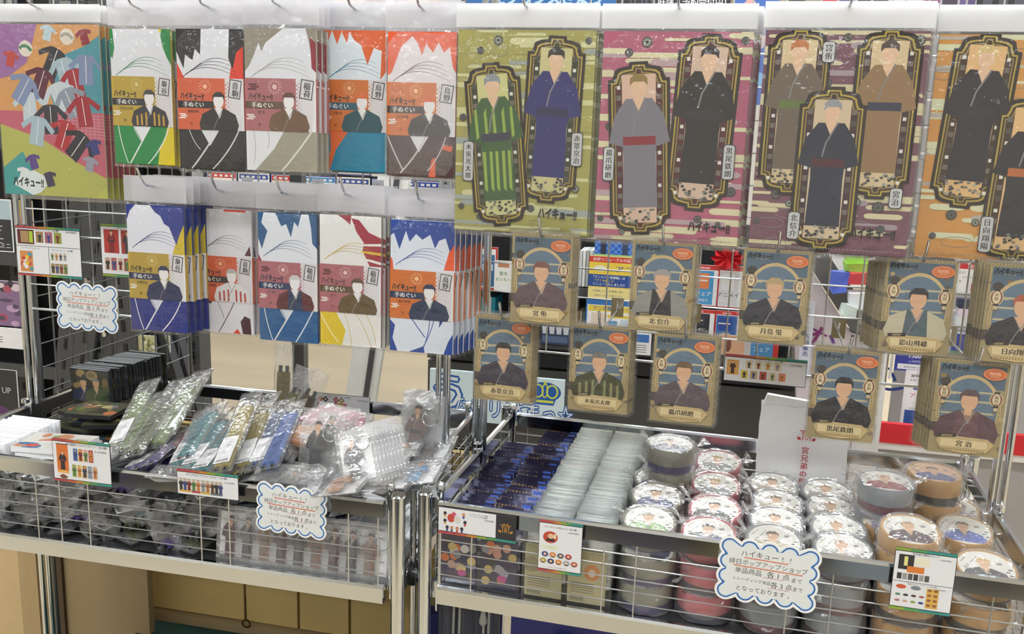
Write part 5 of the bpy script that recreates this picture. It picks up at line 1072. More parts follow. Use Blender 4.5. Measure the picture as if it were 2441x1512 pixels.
def cloud_notice(cx, cy, Y, W, label, two, ang=5.0):
    p = (at2 if two else at)(cx, cy, Y); loc = W2(p.x, Y, p.z) if two else p
    H = W*.72; n_x, n_z = 5, 4
    def outline(k):
        P = []; sx, sz = W*.42*k, H*.36*k; r = W*.085
        import itertools
        side = []
        cs = []
        for i in range(n_x): cs.append((-sx+2*sx*i/(n_x-1), sz))
        for i in range(1, n_z): cs.append((sx, sz-2*sz*i/(n_z-1)))
        for i in range(1, n_x): cs.append((sx-2*sx*i/(n_x-1), -sz))
        for i in range(1, n_z-1): cs.append((-sx, -sz+2*sz*i/(n_z-1)))
        return cs
    def blob(rad):
        cs = outline(1.0); N = 200; P = []
        for i in range(N):
            t = 2*math.pi*i/N; d = (math.cos(t), math.sin(t)); best = min(W*.42/max(1e-6, abs(d[0])), H*.36/max(1e-6, abs(d[1])))+rad*.25
            for c in cs:
                b = d[0]*c[0]+d[1]*c[1]; q = b*b - (c[0]**2+c[1]**2-rad*rad)
                if q > 0: best = max(best, b+math.sqrt(q))
            P.append((d[0]*best, d[1]*best))
        return P
    r = W*.098
    o = obm('cloud_notice', MB().prism([(x*1.0, z*1.0) for x, z in blob(r*1.18)], 0, .0015), mat('notice_card', '#e6e6e4', .5), None, loc, (0, math.radians(ang), A2 if two else 0)); tag(o, label, 'notice')
    a = Art(); a.poly(blob(r*.92), '#2563a8'); a.layer(); a.poly(blob(r*.74), '#c9e2f4'); a.layer(); a.poly(blob(r*.62), '#e4e6e4'); a.layer()
    ink = '#3a3a38'; s = W*.082
    def hand(t, x, z, h):
        adv = h*.98; tot = adv*len(t); 
        for i, ch in enumerate(t):
            if ch == ' ': continue
            random.seed(i*13+len(t)); a.text(ch, x-tot/2+adv*(i+.5), z+random.uniform(-.04, .04)*h, h*random.uniform(.92, 1.05), ink, ang=random.uniform(-5, 5), bold=.012)
    hand('ハイキュー!!', -W*.02, H*.28, s*1.0); hand('縁日ポップアップショップ', 0, H*.135, s*.86); hand('単品商品', -W*.2, -.0*H, s*.9); hand('各1点', W*.115, -.0*H, s*1.0); hand('まで', W*.31, -.03*H, s*.75)
    hand('トレーディング商品', -W*.155, -H*.14, s*.56); hand('各3点', W*.16, -H*.155, s*.95); hand('まで', W*.33, -H*.17, s*.7); hand('となっております。', -W*.02, -H*.29, s*.82)
    def zig(x0, x1, z, n, am, w, c): a.line([(x0+(x1-x0)*i/n, z+am*(i % 2)) for i in range(n+1)], w, c)
    zig(-W*.26, W*.2, H*.205, 44, .0016, .0016, '#dc6a3c'); zig(-W*.36, W*.36, H*.062, 60, .0016, .0016, '#dc6a3c')
    zig(-W*.04, W*.17, -H*.065, 10, .0014, .0006, '#d0607a'); zig(W*.02, W*.25, -H*.225, 10, .0014, .0006, '#d0607a')
    ob('handwriting', a.mesh('handwriting'), o)
cloud_notice(207, 733, 1.612, .132, 'cloud-shaped handwritten notice on the mesh left of the navy towel', False, 1.5)
cloud_notice(694, 1218, 1.330, .118, 'cloud-shaped handwritten notice on the front rail of the scroll wagon', False, 2.5)
cloud_notice(1829, 1370, 1.337, .138, 'cloud-shaped handwritten notice on the front rail of the round box wagon', True, 1.5)
def d3(a, w, h):
    a.rect(w*.07, h*.2, w*.27, h*.88, '#d8742e'); a.layer(); a.rect(w*.065, h*.87, w*.275, h*.89, '#4a3020'); a.rect(w*.07, h*.2, w*.27, h*.26, '#e8b25a'); robe_figure(a, w*.17, h*.72, h*.44, '#2a2228', '#8c3a2e', '#a8522c')
    a.poly([(w*.1, h*.13), (w*.17, h*.18), (w*.25, h*.12), (w*.22, h*.075), (w*.13, h*.075)], '#7a4a2c')
    bg = ['#4a7ab0', '#d89a3c', '#d9a8a0', '#b83a3c', '#a8b25a', '#e0c46a', '#c9863a', '#7a9ab8', '#d9b08a']
    for i in range(4): mini(a, w*(.36+.09*i), h*.52, w*.075, h*.29, bg[i], RB[i+1])
    for i in range(5): mini(a, w*(.33+.09*i), h*.14, w*.07, h*.29, bg[4+i], RB[i+3])
    a.layer(8); a.text('掛け軸風スリムタペストリー（全10種）', w*.6, h*.9, h*.065, '#333', sx=.92); a.text('各1,200円(税抜)', w*.84, h*.79, h*.045, '#333')
pcard('price_card', (123, 1044), 1.328, .114, .078, d3, 'price card with ten narrow scroll pictures on the front rail', False)
def d4(a, w, h):
    for g, (n, c) in enumerate(((3, '#d9a84a'), (2, '#b84a58'), (2, '#c9b24a'), (3, '#6b7078'))):
        x0 = w*(.03+.155*g+(.05 if g else 0)); W_ = w*(.2 if n == 3 else .15)
        x0 = w*[.03, .235, .39, .545][g]; a.rect(x0, h*.1, x0+W_*.98, h*.66, '#cfc7ba'); a.layer(); a.rect(x0, h*.1, x0+W_*.98, h*.2, c); a.layer()
        for i in range(n): robe_figure(a, x0+W_*(i+.5)/n, h*.62, h*.44, RB[(g*3+i) % 10])
        a.L = 3
    a.layer(8); a.text('スタンド付きアクリルキーホルダー（全10種）', w*.48, h*.82, h*.10, '#333', sx=.85); a.text('各1,000円(税抜)', w*.86, h*.66, h*.06, '#333')
pcard('price_card', (421, 1117), 1.328, .114, .045, d4, 'low price card with rows of small standing pictures on the front rail', False, band_bot=False)
def d5(a, w, h):
    for i, (x, c) in enumerate(((.12, '#d9742e'), (.21, '#3a3a40'), (.40, '#a83248'), (.5, '#9a8a4a'))): a.push(w*x, h*.68, 40); a.rect(-h*.12, -h*.12, h*.12, h*.12, c); a.layer(); a.oval(0, 0, h*.06, h*.06, '#e8d9c8'); a.pop(); a.L -= 1
    for i, c in enumerate(('#c2563a', '#5a9ac0', '#8aa636', '#8aa636')): a.rect(w*(.07+.06*i), h*.3, w*(.13+.06*i), h*.52, c)
    for i, c in enumerate(('#b85a7a', '#c9a04a', '#c9963a', '#c0708a')): a.rect(w*(.35+.06*i), h*.3, w*(.41+.06*i), h*.52, c)
    a.layer(3); a.text('おみくじ缶ケース（全4種）', w*.45, h*.86, h*.11, '#333'); a.text('各500円(税抜)', w*.87, h*.76, h*.1, '#333')
pcard('price_card', (748, 935), 1.855, .133, .042, d5, 'small price card with tilted coloured squares on the rear rail', False, band_top=False)
def d6(a, w, h):
    a.rect(w*.745, 0.004, w, h, '#26262b'); a.layer(); x = w*.87; z = h*.5; g = '#c08a34'
    def torii(x, z, s, g):
        a.rect(x-.5*s, z+.28*s, x+.5*s, z+.34*s, g); a.rect(x-.4*s, z+.14*s, x+.4*s, z+.18*s, g); a.rect(x-.3*s, z-.42*s, x-.24*s, z+.3*s, g); a.rect(x+.24*s, z-.42*s, x+.3*s, z+.3*s, g)
        a.ringo(x, z-.14*s, .14*s, .24*s, .05*s, g, 12); a.oval(x, z-.14*s, .05*s, .12*s, g, 8); a.oval(x-.14*s, z+.42*s, .08*s, .06*s, g, 8); a.oval(x+.14*s, z+.42*s, .08*s, .06*s, g, 8)
        for sg in (-1, 1): a.poly([(x+sg*.42*s, z-.42*s), (x+sg*.62*s, z-.36*s), (x+sg*.66*s, z-.1*s), (x+sg*.58*s, z-.2*s), (x+sg*.48*s, z-.16*s), (x+sg*.38*s, z-.28*s)][::sg], g)
    d6.torii = torii; torii(x, z, h*.40, g)
    random.seed(31)
    for (px, pz) in ((.09, .78), (.09, .5), (.33, .8), (.35, .52), (.12, .26), (.18, .26), (.25, .26), (.31, .26)):
        a.oval(w*px, h*pz, w*.022, h*.07, random.choice(['#2a2a30', '#c98a5a', '#8a8a92', '#d9b08a']), 12); a.oval(w*px, h*(pz-.1), w*.016, h*.05, random.choice(['#b84a4a', '#e0a04a', '#3a4a8a']), 8)
    a.oval(w*.17, h*.62, w*.05, h*.16, '#c2443c', 16); a.oval(w*.25, h*.58, w*.045, h*.14, '#d8d2cc', 16); a.push(w*.205, h*.78, 45); a.rect(-h*.07, -h*.07, h*.07, h*.07, '#c85a70'); a.pop()
    a.layer(3); a.text('くじたま ハイキュー!! 縁日', w*.52, h*.87, h*.065, '#333', sx=.9); a.text('ラバーストラップ（全10種）', w*.52, h*.79, h*.06, '#333', sx=.9); a.text('各650円(税抜)', w*.66, h*.7, h*.055, '#333'); a.text('※どれが入っているかはお楽しみです', w*.25, h*.1, h*.045, '#b83a34', sx=.8)
pcard('price_card', (1045, 1207), 1.338, .131, .046, d6, 'wide price card with a black end and a golden gate emblem', True, band_top=False)
def d7(a, w, h):
    a.oval(w*.27, h*.68, w*.17, h*.115, '#c2452e', 24); a.layer(); a.poly([(w*.16, h*.6), (w*.38, h*.6), (w*.34, h*.66), (w*.2, h*.66)], '#2a2528'); a.oval(w*.28, h*.70, w*.07, h*.05, '#e2bb98'); a.rect(w*.35, h*.66, w*.40, h*.75, '#e8d9b8')
    a.rect(w*.08, h*.45, w*.45, h*.52, '#dfe6c8'); a.layer(); a.text('♪ランダム♪', w*.27, h*.485, h*.03, '#7a8a3a')
    for i in range(9):
        x = w*(.16+.18*(i % 4)) if i < 4 else w*(.12+.18*(i-4)); z = h*.345 if i < 4 else h*.215
        a.oval(x, z-(i % 5)*h*.0, w*.078, h*.052, ['#3a4a86', '#d8843a', '#5a5a66', '#b83a40', '#a8a04a', '#2a3160', '#d8843a', '#9aa8b0', '#b05a48'][i], 16); a.layer(); a.oval(x, z, w*.035, h*.026, '#e2bb98', 10); a.rect(x-w*.04, z-h*.045, x+w*.04, z-h*.028, '#2a2528'); a.L -= 1
    a.layer(4); a.text('トレーディング缶バッジ（全10種）', w*.5, h*.88, h*.042, '#333', sx=.95); a.text('各400円(税抜)', w*.8, h*.81, h*.032, '#333'); a.text('※どれが入っているかはお楽しみです', w*.45, h*.1, h*.026, '#b83a34', sx=.8)
pcard('price_card', (1286, 1238), 1.336, .070, .087, d7, 'upright price card with round badge pictures on the front rail', True)
def d8(a, w, h):
    a.rect(0, h*.46, w, h*.468, '#33343a'); a.rect(w*.07, h*.66, w*.32, h*.9, '#2a2628'); a.layer(); a.rect(w*.16, h*.72, w*.22, h*.87, '#e2d98a'); a.rect(w*.22, h*.62, w*.5, h*.72, '#d87a2c'); a.rect(w*.33, h*.74, w*.58, h*.88, '#e9e4cc')
    for i in range(6): a.rect(w*(.07+.09*i), h*.5, w*(.145+.09*i), h*.6, ['#33302e', '#9a9a98', '#55524e'][i % 3])
    for i in range(2): a.oval(w*(.16+.24*i), h*.38, w*.085, h*.035, ['#c9582e', '#7a828a'][i], 14)
    for i in range(8): a.oval(w*(.12+.13*(i % 4)), h*(.25 if i < 4 else .15), w*.045, h*.02, ['#5a8a7a', '#3a3a40', '#5a3a2a', '#b0605a', '#a8707a', '#c9a08a', '#8aa64a', '#2a3a8a'][i], 12)
    a.rect(w*.58, h*.08, w*.78, h*.4, '#d9a850'); a.layer(); [a.oval(w*(.63+.1*(i % 2)), h*(.13+.08*(i//2)), w*.035, h*.02, '#8a5a34', 10) for i in range(8)]
    a.layer(4); a.text('宮兄弟の願掛けセット', w*.5, h*.925, h*.038, '#333'); a.text('2,500円(税抜)', w*.82, h*.88, h*.028, '#333'); a.text('和風アクセサリーケース（全10種）', w*.5, h*.435, h*.03, '#333', sx=.9); a.text('1,000円(税抜)', w*.8, h*.4, h*.026, '#333')
pcard('price_card', (2136, 1304), 1.334, .082, .095, d8, 'upright price card with round case pictures near the right end', True, i0=4)
def d9(a, w, h):
    mini(a, w*.03, h*.25, w*.15, h*.55, '#d8a25a', '#4a2a24', '#b85a2c')
    for i in range(4): mini(a, w*(.26+.115*i), h*.52, w*.085, h*.3, '#d9c8a0', RB[i*2])
    for i in range(5): mini(a, w*(.21+.115*i), h*.15, w*.085, h*.3, ['#d9c04a', '#c2a878', '#c0564a', '#e0c8a8', '#d98a6a'][i], RB[i])
    a.layer(8); a.text('トラベルステッカー（全10種）', w*.52, h*.87, h*.085, '#333'); a.text('各400円(税抜)', w*.87, h*.78, h*.07, '#333')
pcard('price_card', (1729, 843), 1.605, .137, .048, d9, 'white price card with ten small emblem pictures on the right mesh', True, band_bot=False)
# ------------------------------------------------------------------ goods in the left wagon
BZ = RZ - .152
def orient(o, p, q, up=None):
    """local z along p->q, print side (-y) towards `up`"""
    p = Vector(p); q = Vector(q); z = (q-p).normalized(); n = Vector(up or (-.1, -.8, 1.0)); n = (n - z*n.dot(z)).normalized(); y = -n; x = y.cross(z)
    M = Matrix((x, y, z)).transposed().to_4x4(); M.translation = p; o.matrix_world = M
SCR = {}
def scroll(col, L=.22):
    if col in SCR: return SCR[col]
    c = mat('scroll_'+col[1:], col, .55, 0, .12); fl = L*.86
    mb = MB(); n = 20; prof = []
    for i in range(n):
        t = 2*math.pi*i/n; prof.append((.0155*math.cos(t)*(1), .0075*math.sin(t)*(1-.35*math.exp(-(math.cos(t)*6)**2))))
    vs = [(x, y, z) for z in (.0, fl) for x, y in prof]; mb.add(vs, [(i, (i+1) % n, n+(i+1) % n, n+i) for i in range(n)] + [tuple(range(n-1, -1, -1)), tuple(range(n, 2*n))])
    cloth = mb.mesh('rolled_cloth', c, .8)
    rd = MB().cyl((0, 0, -.008), (0, 0, fl+.014), .0042, 10).mesh('rod', BLACK)
    lb = MB().box(0, -.0082, .046, .029, .0006, .078).mesh('paper_label', PAPER)
    a = Art(-.0086); a.text('ハイキュー!!', 0, .078, .0052, '#333', sx=.7); random.seed(3)
    for i in range(9): a.rect(-.0125, .069-.0042*i, -.0125+random.uniform(.012, .024), .0698-.0042*i, '#8a8a8c')
    x = -.011
    while x < .011: wv = random.choice((.0004, .0008)); a.rect(x, .009, x+wv, .017, '#3a3a3c'); x += wv+.0007
    lp = a.mesh('label_print'); 
    bag = pouch(.046, L+.045, .019, 5, 9, .0025, 9, -.023, -.014).mesh('plastic_bag', CRINKLE, .5)
    SCR[col] = (cloth, rd, lb, lp, bag); return SCR[col]
def put_scroll(col, p, q, label, group=None, up=None, lab=True, bagged=True):
    cloth, rd, lb, lp, bag = scroll(col); t = thing('cloth_scroll', label, 'scroll', group=group)
    ob('rolled_cloth', cloth, t); ob('rod', rd, t, (-.0078, 0, 0)); ob('rod', rd, t, (.0078, 0, 0))
    if lab: l = ob('paper_label', lb, t); ob('label_print', lp, l)
    if bagged: ob('plastic_bag', bag, t)
    orient(t, p, q, up); return t
def on_ray(px, py, p, L):
    """the point on the sight line of a pixel that is L from p (the higher one)"""
    d = ray(px, py); o = Vector((0, 0, CZ)); m = o - p; a = d.dot(d); b = 2*d.dot(m); c = m.dot(m)-L*L; q = b*b-4*a*c
    if q < 0: return o + d*(-b/(2*a))
    s = [(-b+k*math.sqrt(q))/(2*a) for k in (-1, 1)]; r = [o+d*v for v in s]; r.sort(key=lambda v: v.y); return r[1] if r[1].y < 1.86 else r[0]
OL, DOL, TE, GO, NA, BL, PU, RE, DK = '#5c6b33', '#474f2c', '#2f6c74', '#8b7a2e', '#1c3d66', '#2c5296', '#4a3a78', '#7c2430', '#3a3b3e'
L_ = .20
def scr_px(col, x0, y0, z0, x1, y1, words, g=None, **k):
    p = atz(x0, y0, z0); q = on_ray(x1, y1, p, L_); return put_scroll(col, p, q, words, g, **k)
ol = [(278, 1068, 345, 935), (300, 1075, 375, 958), (318, 1082, 395, 965), (340, 1050, 415, 930), (352, 1030, 440, 925), (372, 1062, 455, 925), (330, 1062, 405, 945)]
for i, v in enumerate(ol): scr_px([OL, OL, DOL, OL, DOL, OL, DK][i], v[0], v[1], .845+.005*(i % 3), v[2], v[3], 'bagged olive or dark cloth scroll in the heap beside the black cases', 'olive scrolls beside the black cases', lab=i < 1)
scr_px(OL, 395, 1035, .865, 470, 910, 'topmost bagged olive scroll leaning towards the rear rail')
scr_px(PU, 318, 1120, .845, 400, 1058, 'bagged purple scroll with a white label in the front of the left heap')
scr_px(PU, 352, 1108, .850, 428, 1040, 'bagged purple scroll lying just behind the labelled purple one', lab=False)
scr_px(RE, 405, 1068, .842, 512, 990, 'bagged dark red scroll with only its end showing', lab=False)
te = [(425, 1112, 482, 1000), (452, 1118, 528, 1008), (475, 1128, 562, 1020), (440, 1090, 505, 985)]
for i, v in enumerate(te): scr_px(TE, v[0], v[1], .85+.004*i, v[2], v[3], ['bagged teal scroll with a large white barcode label', 'bagged teal scroll, middle of the teal ones', 'bagged teal scroll nearest the low price card', 'bagged teal scroll furthest back in the heap'][i], lab=i != 3)
scr_px(GO, 528, 1118, .862, 590, 968, 'bagged golden scroll with a white barcode label, on top of the heap')
scr_px(GO, 580, 1116, .852, 625, 985, 'bagged golden scroll half under the labelled golden one')
scr_px(GO, 560, 1090, .845, 632, 965, 'bagged golden scroll furthest back behind the golden pair', lab=False)
scr_px(NA, 615, 1112, .862, 668, 982, 'bagged navy scroll with a white label')
scr_px(BL, 640, 1112, .872, 695, 985, 'bagged bright blue scroll leaning on the navy one', lab=False)
scr_px(DK, 660, 1100, .852, 712, 1020, 'bagged charcoal scroll right of the blue one', lab=False)
scr_px(DK, 672, 1108, .846, 728, 1035, 'bagged charcoal scroll lowest right of the blue one', lab=False)
scr_px(PU, 640, 1135, .842, 700, 1085, 'bagged violet scroll lying in front of the charcoal ones', lab=False)
scr_px(GO, 560, 1140, .842, 500, 1108, 'bagged golden scroll lying flat behind the low price card', lab=False)
scr_px(DK, 600, 1120, .842, 570, 1080, 'bagged charcoal scroll under the golden ones', lab=False)
# standing and leaning ones at the rear rail
def standing(col, xb, yb, Y, xt, yt, lab, up): 
    p = at(xb, yb, Y); q = at(xt, yt, Y+.02); d = (q-p).normalized(); return put_scroll(col, q-d*.203, q, lab, None, up, False)
standing('#75682c', 672, 1030, 1.80, 677, 872, 'bagged olive brown scroll standing upright at the rear rail', (0, -1, .1))
standing('#6d6a30', 672, 1040, 1.79, 712, 925, 'bagged olive scroll leaning between the upright and the dark one', (0, -1, .3))
standing('#55462c', 682, 1065, 1.76, 745, 930, 'bagged dark brown scroll leaning furthest to the right', (.2, -1, .3))
# lower layer seen through the front wires
random.seed(12); k = 0
for i in range(46):
    x = -1.36 + .0125*i + random.uniform(-.01, .01); 
    if x > -.80: continue
    z = BZ + .012 + .022*(i % 5); col = random.choice([DK, DK, DK, DOL, '#4f5154', PU, DK, TE]); an = random.uniform(.25, .9)
    p = Vector((x, 1.362+random.uniform(0, .012), z)); d = Vector((random.uniform(-.2, .55), math.cos(an), random.uniform(-.02, .06))).normalized()
    if p.x + d.x*.2 < -1.37: d.x = abs(d.x)
    put_scroll(col, p, p+d*.2, 'bagged cloth scroll in the lower layer behind the front wires', 'lower layer of bagged scrolls', lab=random.random() < .3, bagged=i % 2 == 0)
# crumpled bag ends pressed against the wires
def lump(name, c, sx, sy, sz, seed, m, label, cat='bag', group=None, n=14):
    random.seed(seed); mb = MB(); vs = []; fs = []
    for j in range(n//2+1):
        for i in range(n):
            t = 2*math.pi*i/n; u = math.pi*j/(n//2); k = 1+random.uniform(-.28, .28)
            vs.append((sx*math.sin(u)*math.cos(t)*k, sy*math.sin(u)*math.sin(t)*k, sz*math.cos(u)*k))
    for j in range(n//2):
        for i in range(n): fs.append((j*n+i, j*n+(i+1) % n, (j+1)*n+(i+1) % n, (j+1)*n+i))
    mb.add(vs, fs); return tag(obm(name, mb, m, None, c, smooth=.35), label, cat, group)
for i in range(12):
    x = -1.33+.07*i
    if x > -.82: continue
    lump('crumpled_bag', (x, 1.372+.003*(i % 3), BZ+.045+.035*(i % 2)), .042, .014, .045, 50+i, CRINKLE, 'crumpled clear bag end pressed against the front wires, %s from the white sleeves' % ORD[i], group='crumpled bag ends behind the front wires')

# white sleeves at the far left
t0 = None
for i in range(26):
    random.seed(i); p = (-1.350+.0042*0, 1.375+.0062*i, BZ+.004)
    x = -1.368; o = None
    if t0 is None:
        t0 = obm('card_sleeve', MB().box(.055, 0, .073, .11, .0045, .146), PAPER, None, (x, 1.372, BZ+.003), (-.06, 0, 0)); tag(t0, 'white card sleeve standing in the row at the far left of the wagon', 'card sleeve', 'row of white card sleeves')
    else: dup(t0, (x+random.uniform(-.002, .002), 1.372+.0068*i, BZ+.003+random.uniform(0, .002)), (-.06+random.uniform(-.02, .02), 0, random.uniform(-.01, .01)))
# flat white boxes with coloured tops
def blot(a, w, h, seed, cols, n=16):
    random.seed(seed)
    for i in range(n): a.oval(random.uniform(.1, .9)*w, random.uniform(.1, .9)*h, random.uniform(.06, .2)*w, random.uniform(.05, .16)*h, random.choice(cols), 10); a.L += .3
def flat_box(c, w, d, h, rz, seed, cols, lab, group, base=PAPER, bgc='#d8d4cc'):
    t = obm('flat_box', MB().box(0, 0, h/2, w, d, h), base, None, c, (0, 0, rz)); tag(t, lab, 'box', group)
    a = Art(); a.push(-w/2, -d/2); a.rect(0, 0, w, d, bgc); a.layer(); blot(a, w, d, seed, cols); a.pop(); a.clipbox(-w/2, -d/2, w/2, d/2)
    ob('printed_top', a.mesh('printed_top', PGLOSS), t, (0, 0, h+.0002), (-math.pi/2, 0, 0)); return t
CW = ['#c98a6a', '#2a2a34', '#3a6a9a', '#c2463a', '#e2e2e4', '#8a9a5a']
for i in range(13): flat_box((-1.19+.002*(i % 3), 1.45+.004*(i % 2), BZ+.002+.0112*i), .125, .085, .010, .12+.03*(i % 3), i, CW, 'flat white box with a coloured top, in the pile beside the white sleeves' if i < 12 else 'topmost flat white box of the pile beside the white sleeves', 'pile of flat white boxes')
CK = ['#8a7a4a', '#3a5a5a', '#2a2a20', '#a89a6a', '#4a6a8a', '#5a6a34', '#b06a44']
for i in range(5): flat_box((-1.235+.03*(i % 3), 1.60+.02*(i % 2), RZ-.03+.009*(i)), .10, .09, .008, .3*(i % 3)-.2, i+20, CK, 'flat dark case lying in front of the row of black cases' if i < 4 else 'topmost flat dark case before the row of black cases', 'flat dark cases', BLACK, '#4a4a34')
# base under those (hidden lower boxes carry them)
for j in range(7): 
    for i in range(2): flat_box((-1.29+.105*i, 1.60, BZ+.002+.0162*j), .10, .12, .016, 0, j, CK, 'flat dark case in the lower pile under the row of cases', 'lower pile of dark cases', BLACK, '#3a3a30')
# black case row
case0 = None; cz = .843
for i in range(24):
    y = 1.690+.0072*i; lab = 'black case standing in the row behind the front black case'
    if case0 is None:
        case0 = thing('standing_case', 'front black case of the row, with a dark green and navy picture', 'case', (-1.338, y, cz), (.04, 0, 0))
        w, h = .094, .074; obm('shell', MB().box(w/2, .003, h/2, w, .006, h), mat('case_black', '#2c2e31', .15), case0); obm('top_edge', MB().box(w/2, .003, h+.0006, w-.002, .0052, .0012), mat('case_edge', '#8e9296', .2), case0)
        a = Art(); a.rect(.002, .002, w-.002, h-.004, '#33301f'); a.layer(); blot(a, w, h, 3, ['#6a5a34', '#4a4a2a', '#8a734a', '#2a2a20'], 18); a.layer(); robe_bust(a, w*.33, h*.06, h*.8, '#2a2f4a', '#2a2420', '#b8926e'); robe_bust(a, w*.66, h*.06, h*.8, '#3c4a2c', '#77756c', '#b8926e'); a.clipbox(0, 0, w, h); ob('printed_front', a.mesh('printed_front', PGLOSS), case0)
    else: random.seed(i); dup(case0, (-1.338+.0013*i+random.uniform(-.001, .001), y, cz+random.uniform(-.002, .003)), (random.uniform(.0, .08), 0, random.uniform(-.02, .02)), lab, 'row of black cases')
tag(obm('case_riser', MB().box(-1.29, 1.78, (BZ+cz)/2, .10, .17, cz-BZ-.004), mat('box_brown', '#3a3632', .6)), 'dark box carrying the row of black cases', 'box')

# ---- key rings
KEY = {}
def keyring(robe, cap, col2=None):
    k = (robe, cap)
    if k in KEY: return KEY[k]
    a = Art(-.0016); robe_figure(a, 0, .074, .074, robe, col2 or '#333338', cap, '#d8a982', None); ar = a.mesh('printed_figure', PGLOSS)
    pl = MB().prism([(-.016, -.002), (.016, -.002), (.020, .036), (.015, .062), (.006, .078), (-.006, .078), (-.015, .062), (-.020, .036)], -.0015, .0015).mesh('acrylic_plate', ACRYL, .4)
    rg = MB().ring((.020, -.003, .060), .0115, .0009, 20, 5).mesh('split_ring', CHROME, 1.2)
    ch = MB(); 
    for i in range(5): ch.ring((.004+.003*i, -.002, .078-.002*i), .0022, .0005, 8, 4, Matrix.Rotation(math.pi/2*(i % 2), 3, 'X'))
    ch = ch.mesh('chain', CHROME, 1.2); bg = pouch(.066, .104, .009, 5, 7, .002, 4, -.027, -.012).mesh('plastic_bag', CRINKLE, .5)
    ic = MB().box(.004, .003, .040, .052, .0006, .078).mesh('brightening_card', PAPER); KEY[k] = (ar, pl, rg, ch, bg, ic); return KEY[k]  # white card added behind the plate to brighten the bag pile
def put_key(robe, cap, p, q, label, group=None, up=None, col2=None, sc=1.0, bagged=True):
    ar, pl, rg, ch, bg, ic = keyring(robe, cap, col2); t = thing('key_ring', label, 'key ring', group=group)
    pp = ob('acrylic_plate', pl, t); ob('printed_figure', ar, pp); ob('split_ring', rg, t); c = ob('chain', ch, t)
    if bagged: ob('plastic_bag', bg, t)
    ob('brightening_card', ic, t) if not (label.startswith('front bagged') or 'black robe' in label or (group and 'standing' in group)) else None; orient(t, p, q, up); t.scale = (sc, sc, sc); return t
F1_ = (-.1, -1, .35)
# upright row with brown robes
for i in range(9):
    b = at(985+2.5*i, 1092-2*i, 1.60+.012*i); put_key('#6b5248' if i % 2 == 0 else '#b4793f', '#4a3532', b+Vector((0, 0, .0)), b+Vector((.004, .02, .1)), 'front bagged key ring with a brown robe, standing near the chrome post' if i == 0 else 'bagged key ring standing in the row behind the brown robe one', None if i == 0 else 'standing key rings near the chrome post', F1_, sc=1.35)
b = at(748, 1133, 1.47); put_key('#1e1c1e', '#1a181a', b, b+Vector((.0, .03, .1)), 'bagged key ring with a black robe standing in the middle of the heap', None, F1_, sc=1.3)
b = at(770, 1118, 1.485); put_key('#1e1c1e', '#1a181a', b, b+Vector((.01, .03, .1)), 'bagged key ring with a black robe, half hidden behind the other black one', None, F1_, sc=1.3)
b = at(645, 1192, 1.39); put_key('#3c3436', '#2a2426', b, b+Vector((.02, .06, .03)), 'bagged key ring lying behind the cloud notice', None)
kk = [(792, 1175, .87, 835, 1128, '#c08048', '#c97a34', 'bagged key ring with a tan robe and ring, on top of the front pile'), (900, 1120, .862, 935, 1080, '#7a5a50', '#a8703c', 'bagged key ring with a mauve robe lying in the right heap'), (940, 1090, .86, 965, 1050, '#b4793f', '#4a3532', 'bagged key ring with a tan robe lying below the standing row'),
      (840, 1065, .852, 880, 1025, '#6a5a4c', '#5a4a3c', 'bagged key ring lying in the shade of the rear rail'), (980, 1150, .86, 1010, 1100, '#3a8ac0', '#8a6a4a', 'bagged key ring with a bright blue robe near the corner post'), (860, 1110, .855, 900, 1065, '#3a3436', '#4a3a34', 'bagged key ring showing its split ring in the middle heap'),
      (910, 1160, .858, 955, 1115, '#b8b2aa', '#8a6a4a', 'bagged key ring with a pale robe near the front corner'), (850, 1150, .858, 880, 1100, '#d0a068', '#6a4a34', 'bagged key ring with a sand robe behind the front pile'), (1010, 1100, .85, 1035, 1050, '#55504c', '#3a3432', 'bagged key ring lying along the side rail'), (790, 1060, .855, 830, 1020, '#7a3a44', '#5a3432', 'bagged key ring with a wine robe below the pink packet')]
for x0, y0, z0, x1, y1, r, c, lab in kk:
    p = atz(x0, y0, z0); q = on_ray(x1, y1, p, .1); put_key(r, c, p, q, lab, sc=1.2)
for i in range(9):
    b = atz(925-9*i, 1128+3*i, .852+.001*i); put_key(['#6a5a4c', '#b4793f', '#4a4448'][i % 3], '#5a4a3c', b, b+Vector((-.03, .045, .055)), 'bagged key ring with an added brightening card, in the leaning front pile', 'leaning front pile of key rings', (-.2, -1, .8), sc=1.1)
# piles of bagged key rings under them
random.seed(8)
for i in range(60):
    x = random.uniform(-.80, -.52); y = random.uniform(1.375, 1.82); z = BZ+.008+.0125*(i // 5)
    if z > RZ-.01: continue
    an = random.uniform(-.6, .6); p = Vector((x, y, z)); d = Vector((math.sin(an), math.cos(an), random.uniform(-.05, .1))).normalized()
    if p.y+d.y*.1 > 1.86: p.y -= .08
    put_key(random.choice(['#6b5248', '#3a3436', '#b4793f', '#4a5a6a', '#8a8682', '#3c3436']), random.choice(['#4a3532', '#2a2426', '#8a7a6a']), p, p+d*.1, 'bagged key ring in the pile filling the right half of the wagon', 'pile of bagged key rings', (random.uniform(-.3, .3), random.uniform(-.3, .3), 1), bagged=i > 44)
for i in range(9):
    x = -.78+.032*i; put_key(['#4a2a2e', '#3a3436', '#8a6a5a'][i % 3], '#3a2c28', (x, 1.358, BZ+.01), (x+.004, 1.366, BZ+.11), 'bagged key ring standing against the front wires, %s from the corner post' % ORD[8-i], 'key rings behind the front wires', (0, -1, .05))
